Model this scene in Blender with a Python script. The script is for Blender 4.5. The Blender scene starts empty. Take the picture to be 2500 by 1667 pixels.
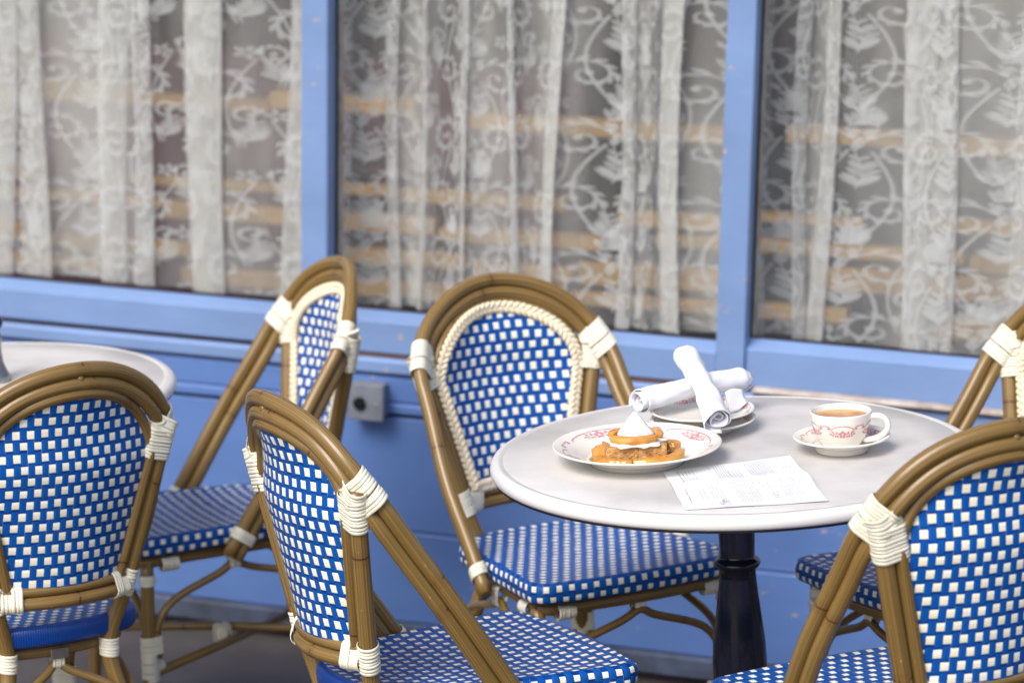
import bpy, math, random
from mathutils import Vector, Matrix, noise as mnoise
R = random.Random(7)
sc = bpy.context.scene
COL = sc.collection
PI = math.pi
V3 = Vector

# ------------------------------------------------------------------ mesh accumulator
class MB:
    def __init__(s):
        s.v = []; s.f = []; s.uv = []; s.sm = []; s.mi = []
    def add(s, verts, faces, uvs=None, smooth=True, mi=0):
        o = len(s.v)
        s.v += [tuple(p) for p in verts]
        for k, f in enumerate(faces):
            s.f.append([i + o for i in f])
            s.uv.append(uvs[k] if uvs else [(0, 0)] * len(f))
            s.sm.append(smooth); s.mi.append(mi)
    def mesh(s, name, mats):
        me = bpy.data.meshes.new(name)
        me.from_pydata(s.v, [], s.f)
        ul = me.uv_layers.new(name='UVMap')
        flat = [c for f in s.uv for p in f for c in p]
        ul.data.foreach_set('uv', flat)
        me.polygons.foreach_set('use_smooth', s.sm)
        me.polygons.foreach_set('material_index', s.mi)
        for m in (mats if isinstance(mats, (list, tuple)) else [mats]):
            me.materials.append(m)
        me.update()
        return me
    def build(s, name, mats, parent=None):
        o = bpy.data.objects.new(name, s.mesh(name, mats))
        COL.objects.link(o)
        if parent: o.parent = parent
        return o

def empty(name, label, cat, mat=None, group=None):
    o = bpy.data.objects.new(name, None); COL.objects.link(o)
    o.empty_display_size = .1
    if mat is not None: o.matrix_world = mat
    o['label'] = label; o['category'] = cat
    if group: o['group'] = group
    return o
def tag(o, label, cat, group=None):
    o['label'] = label; o['category'] = cat
    if group: o['group'] = group
    return o
def struct(o):
    o['kind'] = 'structure'; return o

def frames(path, closed=False):
    n = len(path); T = []
    for i in range(n):
        a = path[(i - 1) % n] if (closed or i > 0) else path[i]
        b = path[(i + 1) % n] if (closed or i < n - 1) else path[i]
        d = b - a
        T.append(d.normalized() if d.length > 1e-9 else V3((0, 0, 1)))
    ref = V3((0, 0, 1)) if abs(T[0].z) < .9 else V3((1, 0, 0))
    N = [(ref - T[0] * ref.dot(T[0])).normalized()]
    for i in range(1, n):
        q = N[-1] - T[i] * N[-1].dot(T[i])
        N.append(q.normalized() if q.length > 1e-9 else N[-1])
    return T, N

def tube(mb, path, r, seg=12, closed=False, caps=True, u0=0., flat=None, mi=0):
    path = [V3(p) for p in path]; n = len(path)
    T, N = frames(path, closed)
    rr = r if isinstance(r, (list, tuple)) else [r] * n
    vs = []; L = [0.]
    for i in range(n):
        B = T[i].cross(N[i])
        for k in range(seg):
            a = 2 * PI * k / seg
            vs.append(path[i] + (N[i] * math.cos(a) + B * math.sin(a) * (flat or 1.)) * rr[i])
        if i: L.append(L[-1] + (path[i] - path[i - 1]).length)
    fs = []; us = []
    m = n if closed else n - 1
    for i in range(m):
        j = (i + 1) % n
        ua = u0 + L[i]; ub = u0 + (L[j] if j else L[i] + (path[0] - path[i]).length)
        for k in range(seg):
            k2 = (k + 1) % seg
            fs.append((i * seg + k, i * seg + k2, j * seg + k2, j * seg + k))
            us.append([(ua, k / seg), (ua, (k + 1) / seg), (ub, (k + 1) / seg), (ub, k / seg)])
    if caps and not closed:
        fs.append(tuple(range(seg - 1, -1, -1))); us.append([(u0, .5)] * seg)
        fs.append(tuple(range((n - 1) * seg, n * seg))); us.append([(u0 + L[-1], .5)] * seg)
    mb.add(vs, fs, us, True, mi)

def spline(pts, sub=8):
    P = [V3(p) for p in pts]; out = []
    for i in range(len(P) - 1):
        p0 = P[i - 1] if i else P[0] * 2 - P[1]
        p1, p2 = P[i], P[i + 1]
        p3 = P[i + 2] if i + 2 < len(P) else P[-1] * 2 - P[-2]
        for k in range(sub):
            t = k / sub
            out.append(.5 * (2 * p1 + (p2 - p0) * t + (2 * p0 - 5 * p1 + 4 * p2 - p3) * t * t + (3 * p1 - p0 - 3 * p2 + p3) * t ** 3))
    out.append(P[-1]); return out

def lathe(mb, prof, seg=64, c=(0, 0), mi=0, jit=None):
    n = len(prof); vs = []
    for i, (r, z) in enumerate(prof):
        for k in range(seg):
            a = 2 * PI * k / seg
            rr = r * (jit(a, i, z) if jit else 1.)
            vs.append((c[0] + rr * math.cos(a), c[1] + rr * math.sin(a), z))
    fs = []; us = []
    for i in range(n - 1):
        for k in range(seg):
            k2 = (k + 1) % seg
            fs.append((i * seg + k, i * seg + k2, (i + 1) * seg + k2, (i + 1) * seg + k))
            us.append([(k / seg, i / n), ((k + 1) / seg, i / n), ((k + 1) / seg, (i + 1) / n), (k / seg, (i + 1) / n)])
    mb.add(vs, fs, us, True, mi)

def box(mb, x0, x1, y0, y1, z0, z1, bev=0., mi=0, M=None):
    """box with chamfered long edges"""
    b = min(bev, (x1 - x0) / 2.01, (y1 - y0) / 2.01, (z1 - z0) / 2.01)
    if b <= 0:
        vs = [(x, y, z) for z in (z0, z1) for y in (y0, y1) for x in (x0, x1)]
        fs = [(0, 2, 3, 1), (4, 5, 7, 6), (0, 1, 5, 4), (2, 6, 7, 3), (0, 4, 6, 2), (1, 3, 7, 5)]
    else:
        vs = []; idx = {}
        for sx in (0, 1):
            for sy in (0, 1):
                for sz in (0, 1):
                    X = (x0, x1)[sx]; Y = (y0, y1)[sy]; Z = (z0, z1)[sz]
                    ix = X + (b if not sx else -b); iy = Y + (b if not sy else -b); iz = Z + (b if not sz else -b)
                    idx[(sx, sy, sz, 'x')] = len(vs); vs.append((X, iy, iz))
                    idx[(sx, sy, sz, 'y')] = len(vs); vs.append((ix, Y, iz))
                    idx[(sx, sy, sz, 'z')] = len(vs); vs.append((ix, iy, Z))
        I = idx; fs = []
        for s in (0, 1):
            fs.append([I[(s, 0, 0, 'x')], I[(s, 1, 0, 'x')], I[(s, 1, 1, 'x')], I[(s, 0, 1, 'x')]][::1 if s else -1])
            fs.append([I[(0, s, 0, 'y')], I[(0, s, 1, 'y')], I[(1, s, 1, 'y')], I[(1, s, 0, 'y')]][::1 if s else -1])
            fs.append([I[(0, 0, s, 'z')], I[(1, 0, s, 'z')], I[(1, 1, s, 'z')], I[(0, 1, s, 'z')]][::1 if s else -1])
        for a in (0, 1):
            for c in (0, 1):
                fs.append([I[(a, c, 0, 'x')], I[(a, c, 1, 'x')], I[(a, c, 1, 'y')], I[(a, c, 0, 'y')]])
                fs.append([I[(a, 0, c, 'x')], I[(a, 1, c, 'x')], I[(a, 1, c, 'z')], I[(a, 0, c, 'z')]])
                fs.append([I[(0, a, c, 'y')], I[(1, a, c, 'y')], I[(1, a, c, 'z')], I[(0, a, c, 'z')]])
                for d in (0, 1):
                    fs.append([I[(a, c, d, 'x')], I[(a, c, d, 'y')], I[(a, c, d, 'z')]])
    if M is not None: vs = [M @ V3(p) for p in vs]
    mb.add(vs, fs, None, False, mi)

# ------------------------------------------------------------------ materials
def nm(name):
    m = bpy.data.materials.new(name); m.use_nodes = True
    nt = m.node_tree; b = nt.nodes['Principled BSDF']
    return m, nt, b
def N(nt, t, **k):
    n = nt.nodes.new(t)
    for a, v in k.items(): setattr(n, a, v)
    return n
def ln(nt, a, b): nt.links.new(a, b)
def setin(nt, sock, v):
    if hasattr(v, 'is_output') or isinstance(v, bpy.types.NodeSocket): nt.links.new(v, sock)
    else: sock.default_value = v
def mth(nt, op, a, b=0., c=None):
    n = N(nt, 'ShaderNodeMath', operation=op)
    setin(nt, n.inputs[0], a); setin(nt, n.inputs[1], b)
    if c is not None: setin(nt, n.inputs[2], c)
    return n.outputs[0]
def mixc(nt, f, a, b, mode='MIX'):
    n = N(nt, 'ShaderNodeMix', data_type='RGBA', blend_type=mode)
    setin(nt, n.inputs[0], f)
    setin(nt, n.inputs[6], a if not isinstance(a, tuple) else (*a, 1)); setin(nt, n.inputs[7], b if not isinstance(b, tuple) else (*b, 1))
    return n.outputs[2]
def noise(nt, vec, scale, detail=3, rough=.55):
    n = N(nt, 'ShaderNodeTexNoise'); n.inputs['Scale'].default_value = scale
    n.inputs['Detail'].default_value = detail; n.inputs['Roughness'].default_value = rough
    if vec is not None: ln(nt, vec, n.inputs['Vector'])
    return n.outputs[0]
def ramp(nt, f, stops):
    n = N(nt, 'ShaderNodeValToRGB'); el = n.color_ramp.elements
    while len(el) < len(stops): el.new(.5)
    for e, (p, c) in zip(el, stops):
        e.position = p; e.color = (*c, 1) if len(c) == 3 else c
    ln(nt, f, n.inputs[0]); return n.outputs[0]
def mapping(nt, src, scale):
    m = N(nt, 'ShaderNodeMapping'); m.inputs['Scale'].default_value = scale
    ln(nt, src, m.inputs[0]); return m.outputs[0]
def bump(nt, b, h, strength=.3, dist=.002):
    n = N(nt, 'ShaderNodeBump'); n.inputs['Strength'].default_value = strength; n.inputs['Distance'].default_value = dist
    ln(nt, h, n.inputs['Height']); ln(nt, n.outputs[0], b.inputs['Normal'])
def coords(nt):
    return N(nt, 'ShaderNodeTexCoord').outputs

def mat_bamboo(name, node_gap=.42, tint=1.):
    m, nt, b = nm(name); t = coords(nt); uv = t['UV']
    sx = N(nt, 'ShaderNodeSeparateXYZ'); ln(nt, uv, sx.inputs[0]); u, v = sx.outputs[0], sx.outputs[1]
    g = noise(nt, mapping(nt, uv, (2.2, 34, 1)), 1., 3, .6)           # long grain running along the cane
    g2 = noise(nt, mapping(nt, uv, (5., 2., 1)), 1., 2)
    c = ramp(nt, g, [(.30, (.120 * tint, .068 * tint, .017 * tint)), (.5, (.222 * tint, .140 * tint, .041 * tint)), (.66, (.315 * tint, .215 * tint, .084 * tint))])
    c = mixc(nt, mth(nt, 'MULTIPLY', g2, .45), c, (.175 * tint, .103 * tint, .028 * tint))
    # painted cane knots: thin broken dark rings
    wob = noise(nt, mapping(nt, uv, (0, 3., 1)), 1., 2)
    uu = mth(nt, 'ADD', u, mth(nt, 'MULTIPLY', wob, .008))
    fr = mth(nt, 'FRACT', mth(nt, 'DIVIDE', uu, node_gap))
    d = mth(nt, 'ABSOLUTE', mth(nt, 'SUBTRACT', fr, .5))
    band = mth(nt, 'LESS_THAN', d, .0017 / node_gap)
    brk = mth(nt, 'GREATER_THAN', noise(nt, mapping(nt, uv, (9, 5., 1)), 1., 2), .43)
    c = mixc(nt, mth(nt, 'MULTIPLY', mth(nt, 'MULTIPLY', band, brk), .85), c, (.06, .018, .01))
    halo = mth(nt, 'LESS_THAN', d, .012 / node_gap)
    c = mixc(nt, mth(nt, 'MULTIPLY', halo, .18), c, (.12, .05, .015))
    # small scuffs
    sp = mth(nt, 'GREATER_THAN', noise(nt, mapping(nt, uv, (90, 14, 1)), 1., 2), .745)
    c = mixc(nt, mth(nt, 'MULTIPLY', sp, .6), c, (.62, .52, .36))
    ln(nt, c, b.inputs['Base Color'])
    b.inputs['Roughness'].default_value = .33
    ln(nt, mth(nt, 'ADD', mth(nt, 'MULTIPLY', g, .2), .18), b.inputs['Roughness'])
    b.inputs['Specular IOR Level'].default_value = .55
    bump(nt, b, g, .22, .0015)
    return m

def mat_weave(name, hu=.50, hv_=.325, rough=.30):
    m, nt, b = nm(name); t = coords(nt); uv = t['UV']
    sx = N(nt, 'ShaderNodeSeparateXYZ'); ln(nt, uv, sx.inputs[0])
    n1 = noise(nt, mapping(nt, uv, (30, 30, 1)), 1., 2); n2 = noise(nt, mapping(nt, uv, (37, 23, 2)), 1., 2)
    u = mth(nt, 'DIVIDE', mth(nt, 'ADD', sx.outputs[0], mth(nt, 'MULTIPLY', mth(nt, 'SUBTRACT', n1, .5), .0012)), .0115)
    v = mth(nt, 'DIVIDE', mth(nt, 'ADD', sx.outputs[1], mth(nt, 'MULTIPLY', mth(nt, 'SUBTRACT', n2, .5), .0014)), .0200)
    cu, cv = mth(nt, 'FLOOR', u), mth(nt, 'FLOOR', v); fu, fv = mth(nt, 'FRACT', u), mth(nt, 'FRACT', v)
    par = mth(nt, 'FLOORED_MODULO', mth(nt, 'ADD', cu, cv), 2.)
    even = mth(nt, 'LESS_THAN', par, .5)
    comb = N(nt, 'ShaderNodeCombineXYZ'); ln(nt, cu, comb.inputs[0]); ln(nt, cv, comb.inputs[1])
    wn = N(nt, 'ShaderNodeTexWhiteNoise', noise_dimensions='2D'); ln(nt, comb.outputs[0], wn.inputs[0]); rnd = wn.outputs[0]
    sc_ = N(nt, 'ShaderNodeSeparateColor'); ln(nt, wn.outputs[1], sc_.inputs[0])
    fv = mth(nt, 'ADD', fv, mth(nt, 'MULTIPLY', mth(nt, 'SUBTRACT', sc_.outputs[0], .5), .09))      # no two strands sit quite alike
    du = mth(nt, 'ABSOLUTE', mth(nt, 'SUBTRACT', fu, .5)); dv = mth(nt, 'ABSOLUTE', mth(nt, 'SUBTRACT', fv, .5))
    dv = mth(nt, 'ADD', dv, mth(nt, 'MULTIPLY', mth(nt, 'SUBTRACT', sc_.outputs[1], .5), .05))
    sq = mth(nt, 'MULTIPLY', mth(nt, 'LESS_THAN', du, hu), mth(nt, 'LESS_THAN', dv, hv_))
    cream = mth(nt, 'MULTIPLY', even, sq)
    # blue: upright strands over (odd cells) in two thin splits, level strands darker between
    vert = mth(nt, 'MULTIPLY', mth(nt, 'SUBTRACT', 1., even), mth(nt, 'LESS_THAN', du, .44))
    st = mth(nt, 'FRACT', mth(nt, 'MULTIPLY', fu, 2.))
    gap = mth(nt, 'LESS_THAN', mth(nt, 'ABSOLUTE', mth(nt, 'SUBTRACT', st, .5)), .42)
    bl = mixc(nt, vert, (.001, .036, .200), (.002, .088, .400))
    bl = mixc(nt, mth(nt, 'MULTIPLY', mth(nt, 'SUBTRACT', 1., gap), mth(nt, 'MULTIPLY', vert, .55)), bl, (.002, .05, .30))
    bl = mixc(nt, mth(nt, 'MULTIPLY', rnd, .35), bl, (.004, .108, .46))
    # slivers of pale backing strand between the upright blue strands
    sliv = mth(nt, 'MULTIPLY', mth(nt, 'MULTIPLY', mth(nt, 'GREATER_THAN', du, .475), mth(nt, 'SUBTRACT', 1., cream)), mth(nt, 'GREATER_THAN', noise(nt, mapping(nt, uv, (90, 40, 1)), 1., 1), .60))
    bl = mixc(nt, mth(nt, 'MULTIPLY', sliv, .5), bl, (.45, .55, .75))
    cr = mixc(nt, rnd, (.88, .855, .70), (.94, .925, .81))
    cr = mixc(nt, mth(nt, 'MULTIPLY', mth(nt, 'LESS_THAN', mth(nt, 'ABSOLUTE', mth(nt, 'SUBTRACT', fv, .5)), .018), .35), cr, (.55, .5, .38))
    col = mixc(nt, cream, bl, cr)
    ln(nt, col, b.inputs['Base Color'])
    b.inputs['Roughness'].default_value = rough; b.inputs['Specular IOR Level'].default_value = .22
    # relief: every strand bulges where it passes over
    hb = mth(nt, 'SUBTRACT', 1., mth(nt, 'MULTIPLY', mth(nt, 'MULTIPLY', dv, dv), 5.5))
    hv = mth(nt, 'SUBTRACT', .95, mth(nt, 'MULTIPLY', mth(nt, 'MULTIPLY', du, du), 2.2))
    hh = mth(nt, 'ADD', mth(nt, 'MULTIPLY', cream, hb), mth(nt, 'MULTIPLY', mth(nt, 'MULTIPLY', vert, mth(nt, 'SUBTRACT', 1., cream)), hv))
    hh = mth(nt, 'ADD', hh, mth(nt, 'MULTIPLY', noise(nt, mapping(nt, uv, (500, 60, 1)), 1., 2), .18))
    bump(nt, b, hh, .55, .0020)
    return m

def mat_plain(name, c, rough=.5, spec=.5, var=.0, vscale=8., metal=0., c2=None, bstr=0., bscale=200.):
    m, nt, b = nm(name); t = coords(nt)
    if var or c2:
        n = noise(nt, t['Object'], vscale, 5, .6)
        c2 = c2 or tuple(x * (1 - var) for x in c)
        ln(nt, mixc(nt, ramp(nt, n, [(.32, (0, 0, 0)), (.68, (1, 1, 1))]), c2, c), b.inputs['Base Color'])
    else: b.inputs['Base Color'].default_value = (*c, 1)
    b.inputs['Roughness'].default_value = rough; b.inputs['Specular IOR Level'].default_value = spec; b.inputs['Metallic'].default_value = metal
    if bstr: bump(nt, b, noise(nt, t['Object'], bscale, 3), bstr, .001)
    return m

def mat_paint(name, c, chips=.70):
    """old oil paint on wood: faint brush marks, dirt, a few chips down to wood"""
    m, nt, b = nm(name); t = coords(nt); o = t['Object']
    n = noise(nt, mapping(nt, o, (2.2, 2.2, 5.)), 1., 5, .6)
    br = noise(nt, mapping(nt, o, (6, 6, 130)), 1., 3)
    col = mixc(nt, ramp(nt, n, [(.3, (0, 0, 0)), (.7, (1, 1, 1))]), tuple(x * .80 for x in c), tuple(min(1, x * 1.09) for x in c))
    col = mixc(nt, mth(nt, 'MULTIPLY', br, .12), col, (c[0] * 1.25, c[1] * 1.2, c[2] * 1.1))
    w = noise(nt, mapping(nt, o, (24, 24, 34)), 1., 4, .6)
    msk = mth(nt, 'MULTIPLY', mth(nt, 'GREATER_THAN', w, chips), mth(nt, 'GREATER_THAN', noise(nt, mapping(nt, o, (3, 3, 4)), 1., 2), .56))
    col = mixc(nt, mth(nt, 'MULTIPLY', msk, .75), col, (.50, .38, .27))
    ln(nt, col, b.inputs['Base Color'])
    b.inputs['Roughness'].default_value = .42; b.inputs['Specular IOR Level'].default_value = .4
    bump(nt, b, mth(nt, 'ADD', br, n), .12, .002)
    return m

M = {}
M['cane'] = mat_bamboo('cane_brown')
M['cane_thin'] = mat_bamboo('cane_thin', .31, .92)
M['weave'] = mat_weave('woven_blue_cream')
M['seat'] = mat_weave('woven_seat', .43, .275, .42)
def mk_side():
    m, nt, b = nm('blue_strand_edge'); sx = N(nt, 'ShaderNodeSeparateXYZ'); ln(nt, coords(nt)['UV'], sx.inputs[0])
    w = mth(nt, 'ABSOLUTE', mth(nt, 'SUBTRACT', mth(nt, 'FRACT', mth(nt, 'DIVIDE', sx.outputs[0], .0042)), .5))
    ln(nt, mixc(nt, mth(nt, 'MULTIPLY', w, 1.6), (.003, .075, .41), (.001, .035, .22)), b.inputs['Base Color'])
    b.inputs['Roughness'].default_value = .3; bump(nt, b, mth(nt, 'SUBTRACT', .5, w), .8, .002); return m
M['seat_side'] = mk_side()
M['wrap'] = mat_plain('cream_binding', (.84, .82, .68), .38, .5, .10, 60)
M['braid'] = mat_plain('straw_braid', (.88, .78, .58), .55, .3, .10, 90)
M['steel'] = mat_plain('brushed_plate', (.60, .60, .60), .3, .5, .2, 50, 1.)
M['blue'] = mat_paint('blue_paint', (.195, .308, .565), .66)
M['blue_shaded'] = mat_paint('blue_paint_shaded', (.112, .215, .515), .655)  # same paint, darkened: the lower wall's shade is in the colour
M['wood_edge'] = mat_plain('bare_edge', (.20, .11, .06), .7, .3, .3, 30)
M['gap'] = mat_plain('dark_gap', (.035, .03, .035), .9, .2)
M['bead'] = mat_plain('white_bead', (.62, .58, .54), .5, .4, .3, 14, c2=(.30, .24, .2))
M['base'] = mat_plain('scuffed_base', (.10, .135, .22), .6, .3, .0, 10, c2=(.05, .055, .075))
M['ground'] = None
M['iron'] = mat_plain('navy_black_iron', (.010, .013, .030), .16, .5, .25, 20)
M['china'] = mat_plain('glazed_china', (.84, .815, .745), .13, .55, .03, 30)
M['pink'] = mat_plain('pink_transfer', (.56, .17, .21), .25, .5, 0, 160, c2=(.72, .42, .43))
M['linen'] = mat_plain('white_linen', (.80, .815, .875), .9, .1, .04, 24, bstr=.12, bscale=420)
M['paper'] = mat_plain('white_paper', (.80, .81, .83), .7, .2, .02, 20)
M['ink'] = mat_plain('grey_ink', (.36, .36, .39), .8, .1)
M['ink_dark'] = mat_plain('black_ink', (.09, .09, .10), .8, .1)
M['cream'] = mat_plain('whipped_cream', (.88, .86, .82), .45, .35, .03, 60)
M['slat'] = mat_plain('reflected_amber', (.86, .53, .20), .5, .3, .45, 9)
M['maroon'] = mat_plain('maroon_wall', (.075, .030, .040), .7, .2, .25, 4)
M['plush'] = mat_plain('reflected_maroon', (.15, .026, .055), .8, .2, .3, 5)
M['slate'] = mat_plain('reflected_slate', (.075, .085, .115), .5, .4, .3, 5)
M['dark'] = mat_plain('dark_interior', (.05, .04, .045), .8, .2)
M['grey_box'] = mat_plain('grey_box', (.24, .265, .32), .5, .4, .25, 30)
M['hole'] = mat_plain('socket_hole', (.01, .01, .012), .8, .2)
M['pewter'] = mat_plain('pewter', (.42, .42, .42), .3, .5, .2, 20, 1.)

def mk_ground():
    m, nt, b = nm('pavement'); o = coords(nt)['Object']
    n = noise(nt, o, 5, 6, .65); f = noise(nt, o, 160, 4, .7)
    c = ramp(nt, n, [(.3, (.062, .052, .049)), (.55, (.098, .084, .078)), (.75, (.135, .118, .108))])
    c = mixc(nt, mth(nt, 'MULTIPLY', f, .5), c, (.05, .045, .043)); ln(nt, c, b.inputs['Base Color'])
    b.inputs['Roughness'].default_value = .8; bump(nt, b, f, .5, .004); return m
M['ground'] = mk_ground()
def mk_top():
    m, nt, b = nm('marbled_laminate'); o = coords(nt)['Object']
    n = noise(nt, o, 5.5, 6, .62); f = noise(nt, mapping(nt, o, (14, 26, 10)), 1., 5, .65)
    c = ramp(nt, n, [(.30, (.490, .470, .455)), (.5, (.665, .648, .636)), (.66, (.745, .732, .722))])
    c = mixc(nt, mth(nt, 'MULTIPLY', f, .45), c, (.55, .53, .51)); ln(nt, c, b.inputs['Base Color'])
    ln(nt, mth(nt, 'ADD', mth(nt, 'MULTIPLY', n, .2), .26), b.inputs['Roughness']); return m
M['top'] = mk_top()
M['edge'] = mat_plain('white_table_edge', (.74, .735, .74), .34, .45, .05, 12)
def mk_glass():
    m, nt, b = nm('window_glass'); out = nt.nodes['Material Output']; nt.nodes.remove(b)
    tr = N(nt, 'ShaderNodeBsdfTransparent'); tr.inputs[0].default_value = (.95, .97, .96, 1)
    gl = N(nt, 'ShaderNodeBsdfGlossy'); gl.inputs['Roughness'].default_value = .02
    fz = N(nt, 'ShaderNodeFresnel'); ge = N(nt, 'ShaderNodeNewGeometry')
    ln(nt, mth(nt, 'SUBTRACT', 1.5, mth(nt, 'MULTIPLY', ge.outputs['Backfacing'], 1.5 - 1 / 1.5)), fz.inputs[0])   # same reflectance from both faces of the sheet
    mx = N(nt, 'ShaderNodeMixShader'); ln(nt, fz.outputs[0], mx.inputs[0]); ln(nt, tr.outputs[0], mx.inputs[1]); ln(nt, gl.outputs[0], mx.inputs[2])
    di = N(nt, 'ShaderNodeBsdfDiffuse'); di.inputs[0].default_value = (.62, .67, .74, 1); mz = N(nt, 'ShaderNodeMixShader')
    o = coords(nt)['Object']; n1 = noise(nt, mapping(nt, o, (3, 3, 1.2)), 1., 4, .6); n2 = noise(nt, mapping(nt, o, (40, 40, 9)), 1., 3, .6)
    ln(nt, mth(nt, 'ADD', mth(nt, 'MULTIPLY', mth(nt, 'MULTIPLY', n1, n2), .16), -.008), mz.inputs[0])   # patchy pale haze, painted in for reflections on the glass
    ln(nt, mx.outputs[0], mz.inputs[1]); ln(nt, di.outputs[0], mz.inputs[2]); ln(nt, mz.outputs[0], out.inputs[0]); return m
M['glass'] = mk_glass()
def mk_cloth(name, c, alpha, weave=False):
    m, nt, b = nm(name); out = nt.nodes['Material Output']; nt.nodes.remove(b)
    di = N(nt, 'ShaderNodeBsdfDiffuse'); di.inputs[0].default_value = (*c, 1)
    tl = N(nt, 'ShaderNodeBsdfTranslucent'); tl.inputs[0].default_value = (*c, 1)
    m1 = N(nt, 'ShaderNodeMixShader'); m1.inputs[0].default_value = .3; ln(nt, di.outputs[0], m1.inputs[1]); ln(nt, tl.outputs[0], m1.inputs[2])
    tr = N(nt, 'ShaderNodeBsdfTransparent'); m2 = N(nt, 'ShaderNodeMixShader')
    n = noise(nt, mapping(nt, coords(nt)['UV'], (6, .7, 1)), 1., 3)
    n = ramp(nt, n, [(.34, (.0,) * 3), (.62, (1.,) * 3)]) if not weave else n
    ln(nt, mth(nt, 'ADD', mth(nt, 'MULTIPLY', n, .50 if not weave else .2), alpha - (.25 if not weave else .15)), m2.inputs[0])
    ln(nt, tr.outputs[0], m2.inputs[1]); ln(nt, m1.outputs[0], m2.inputs[2]); ln(nt, m2.outputs[0], out.inputs[0]); return m
M['sheer'] = mk_cloth('sheer_net', (.78, .77, .755), .35)
M['lace'] = mk_cloth('lace_thread', (.88, .895, .91), .47, True)
def mk_bread():
    m, nt, b = nm('toasted_bread'); o = coords(nt)['Object']
    n = noise(nt, o, 60, 5, .7); h = noise(nt, o, 190, 3, .6)
    c = ramp(nt, n, [(.3, (.30, .12, .025)), (.5, (.60, .33, .11)), (.68, (.76, .52, .26))]); ln(nt, c, b.inputs['Base Color'])
    b.inputs['Roughness'].default_value = .55; bump(nt, b, h, 1., .004); return m
M['bread'] = mk_bread()
def mk_caramel(name, c1, c2):
    m, nt, b = nm(name); o = coords(nt)['Object']
    ln(nt, ramp(nt, noise(nt, o, 45, 4), [(.3, c1), (.7, c2)]), b.inputs['Base Color'])
    b.inputs['Roughness'].default_value = .12; b.inputs['Subsurface Weight'].default_value = .12
    b.inputs['Subsurface Radius'].default_value = (.006, .003, .001); b.inputs['Subsurface Scale'].default_value = 1.; return m
M['apple'] = mk_caramel('caramel_apple', (.52, .21, .035), (.72, .37, .09))
M['sauce'] = mk_caramel('caramel_sauce', (.34, .13, .02), (.52, .24, .05))
def mk_coffee():
    m, nt, b = nm('latte_foam'); o = coords(nt)['Object']
    sx = N(nt, 'ShaderNodeSeparateXYZ'); ln(nt, o, sx.inputs[0])
    n = noise(nt, o, 55, 3)
    y = mth(nt, 'ADD', mth(nt, 'MULTIPLY', sx.outputs[1], 14.), mth(nt, 'MULTIPLY', mth(nt, 'SUBTRACT', n, .5), .5))
    c = ramp(nt, mth(nt, 'ADD', y, .5), [(.10, (.78, .70, .58)), (.30, (.74, .60, .42)), (.42, (.48, .20, .045)), (.70, (.40, .155, .03)), (.92, (.60, .36, .15))])
    ln(nt, c, b.inputs['Base Color']); b.inputs['Roughness'].default_value = .22; return m
M['coffee'] = mk_coffee()

# ------------------------------------------------------------------ camera & light
CAM_H = 2.2255; F_PX = 7967.; PITCH = math.radians(14.958); ROLL = math.radians(1.021)
cd = bpy.data.cameras.new('camera'); co = bpy.data.objects.new('camera', cd); COL.objects.link(co)
cd.sensor_width = 36; cd.lens = F_PX / 2500 * 36; cd.clip_end = 500
co.matrix_world = Matrix.Translation((0, 0, CAM_H)) @ Matrix.Rotation(PI / 2 - PITCH, 4, 'X') @ Matrix.Rotation(ROLL, 4, 'Z')
cd.dof.use_dof = True; cd.dof.focus_distance = 4.98; cd.dof.aperture_fstop = 3.9
sc.camera = co
SUN_EL, SUN_AZ = math.radians(46), math.radians(-146)      # azimuth clockwise from +Y: behind the camera, to the left
sd = V3((math.sin(SUN_AZ) * math.cos(SUN_EL), math.cos(SUN_AZ) * math.cos(SUN_EL), math.sin(SUN_EL)))
sl = bpy.data.lights.new('sun', 'SUN'); sl.energy = 1.6; sl.angle = math.radians(28); sl.color = (1, .965, .92)
so = bpy.data.objects.new('sun', sl); COL.objects.link(so); so.rotation_euler = sd.to_track_quat('Z', 'Y').to_euler(); so.location = (-4, -5, 9)
wd = bpy.data.worlds.new('World'); sc.world = wd; wd.use_nodes = True
wn = wd.node_tree; sk = wn.nodes.new('ShaderNodeTexSky'); sk.sky_type = 'NISHITA'; sk.sun_disc = False
sk.sun_elevation = SUN_EL; sk.sun_rotation = SUN_AZ; sk.air_density = 1.0; sk.dust_density = 4.0; sk.ozone_density = 1.
bg = wn.nodes['Background']; bg.inputs[1].default_value = .12; wn.links.new(sk.outputs[0], bg.inputs[0])
vs_ = sc.view_settings; vs_.view_transform = 'Standard'; vs_.look = 'None'; vs_.exposure = .57; vs_.gamma = 1
sc.cycles.use_denoising = True
sc.cycles.max_bounces = 8; sc.cycles.transparent_max_bounces = 24

# ------------------------------------------------------------------ placement frames
TX, TY = .3919, 4.8893
GX, GY = .05479, -.09316            # the pavement falls
TGX, TGY = .05797, -.04406
def frame(x, y, th):
    n = V3((-GX, -GY, 1)).normalized()
    f = V3((math.cos(th), math.sin(th), 0)); f = (f - n * f.dot(n)).normalized(); r = f.cross(n)
    m = Matrix((r, f, n)).transposed().to_4x4()
    m.translation = (x, y, GX * (x - TX) + GY * (y - TY)); return m
def tframe(x, y, z=None):
    n = V3((-TGX, -TGY, 1)).normalized(); a = V3((1, 0, 0)); a = (a - n * a.dot(n)).normalized(); b = n.cross(a)
    m = Matrix((a, b, n)).transposed().to_4x4()
    m.translation = (x, y, TGX * (x - TX) + TGY * (y - TY)); return m
YAW = .28015; WY = 6.46
WD = V3((math.cos(YAW), -math.sin(YAW), 0)); WNORM = V3((-math.sin(YAW), -math.cos(YAW), 0))
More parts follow.
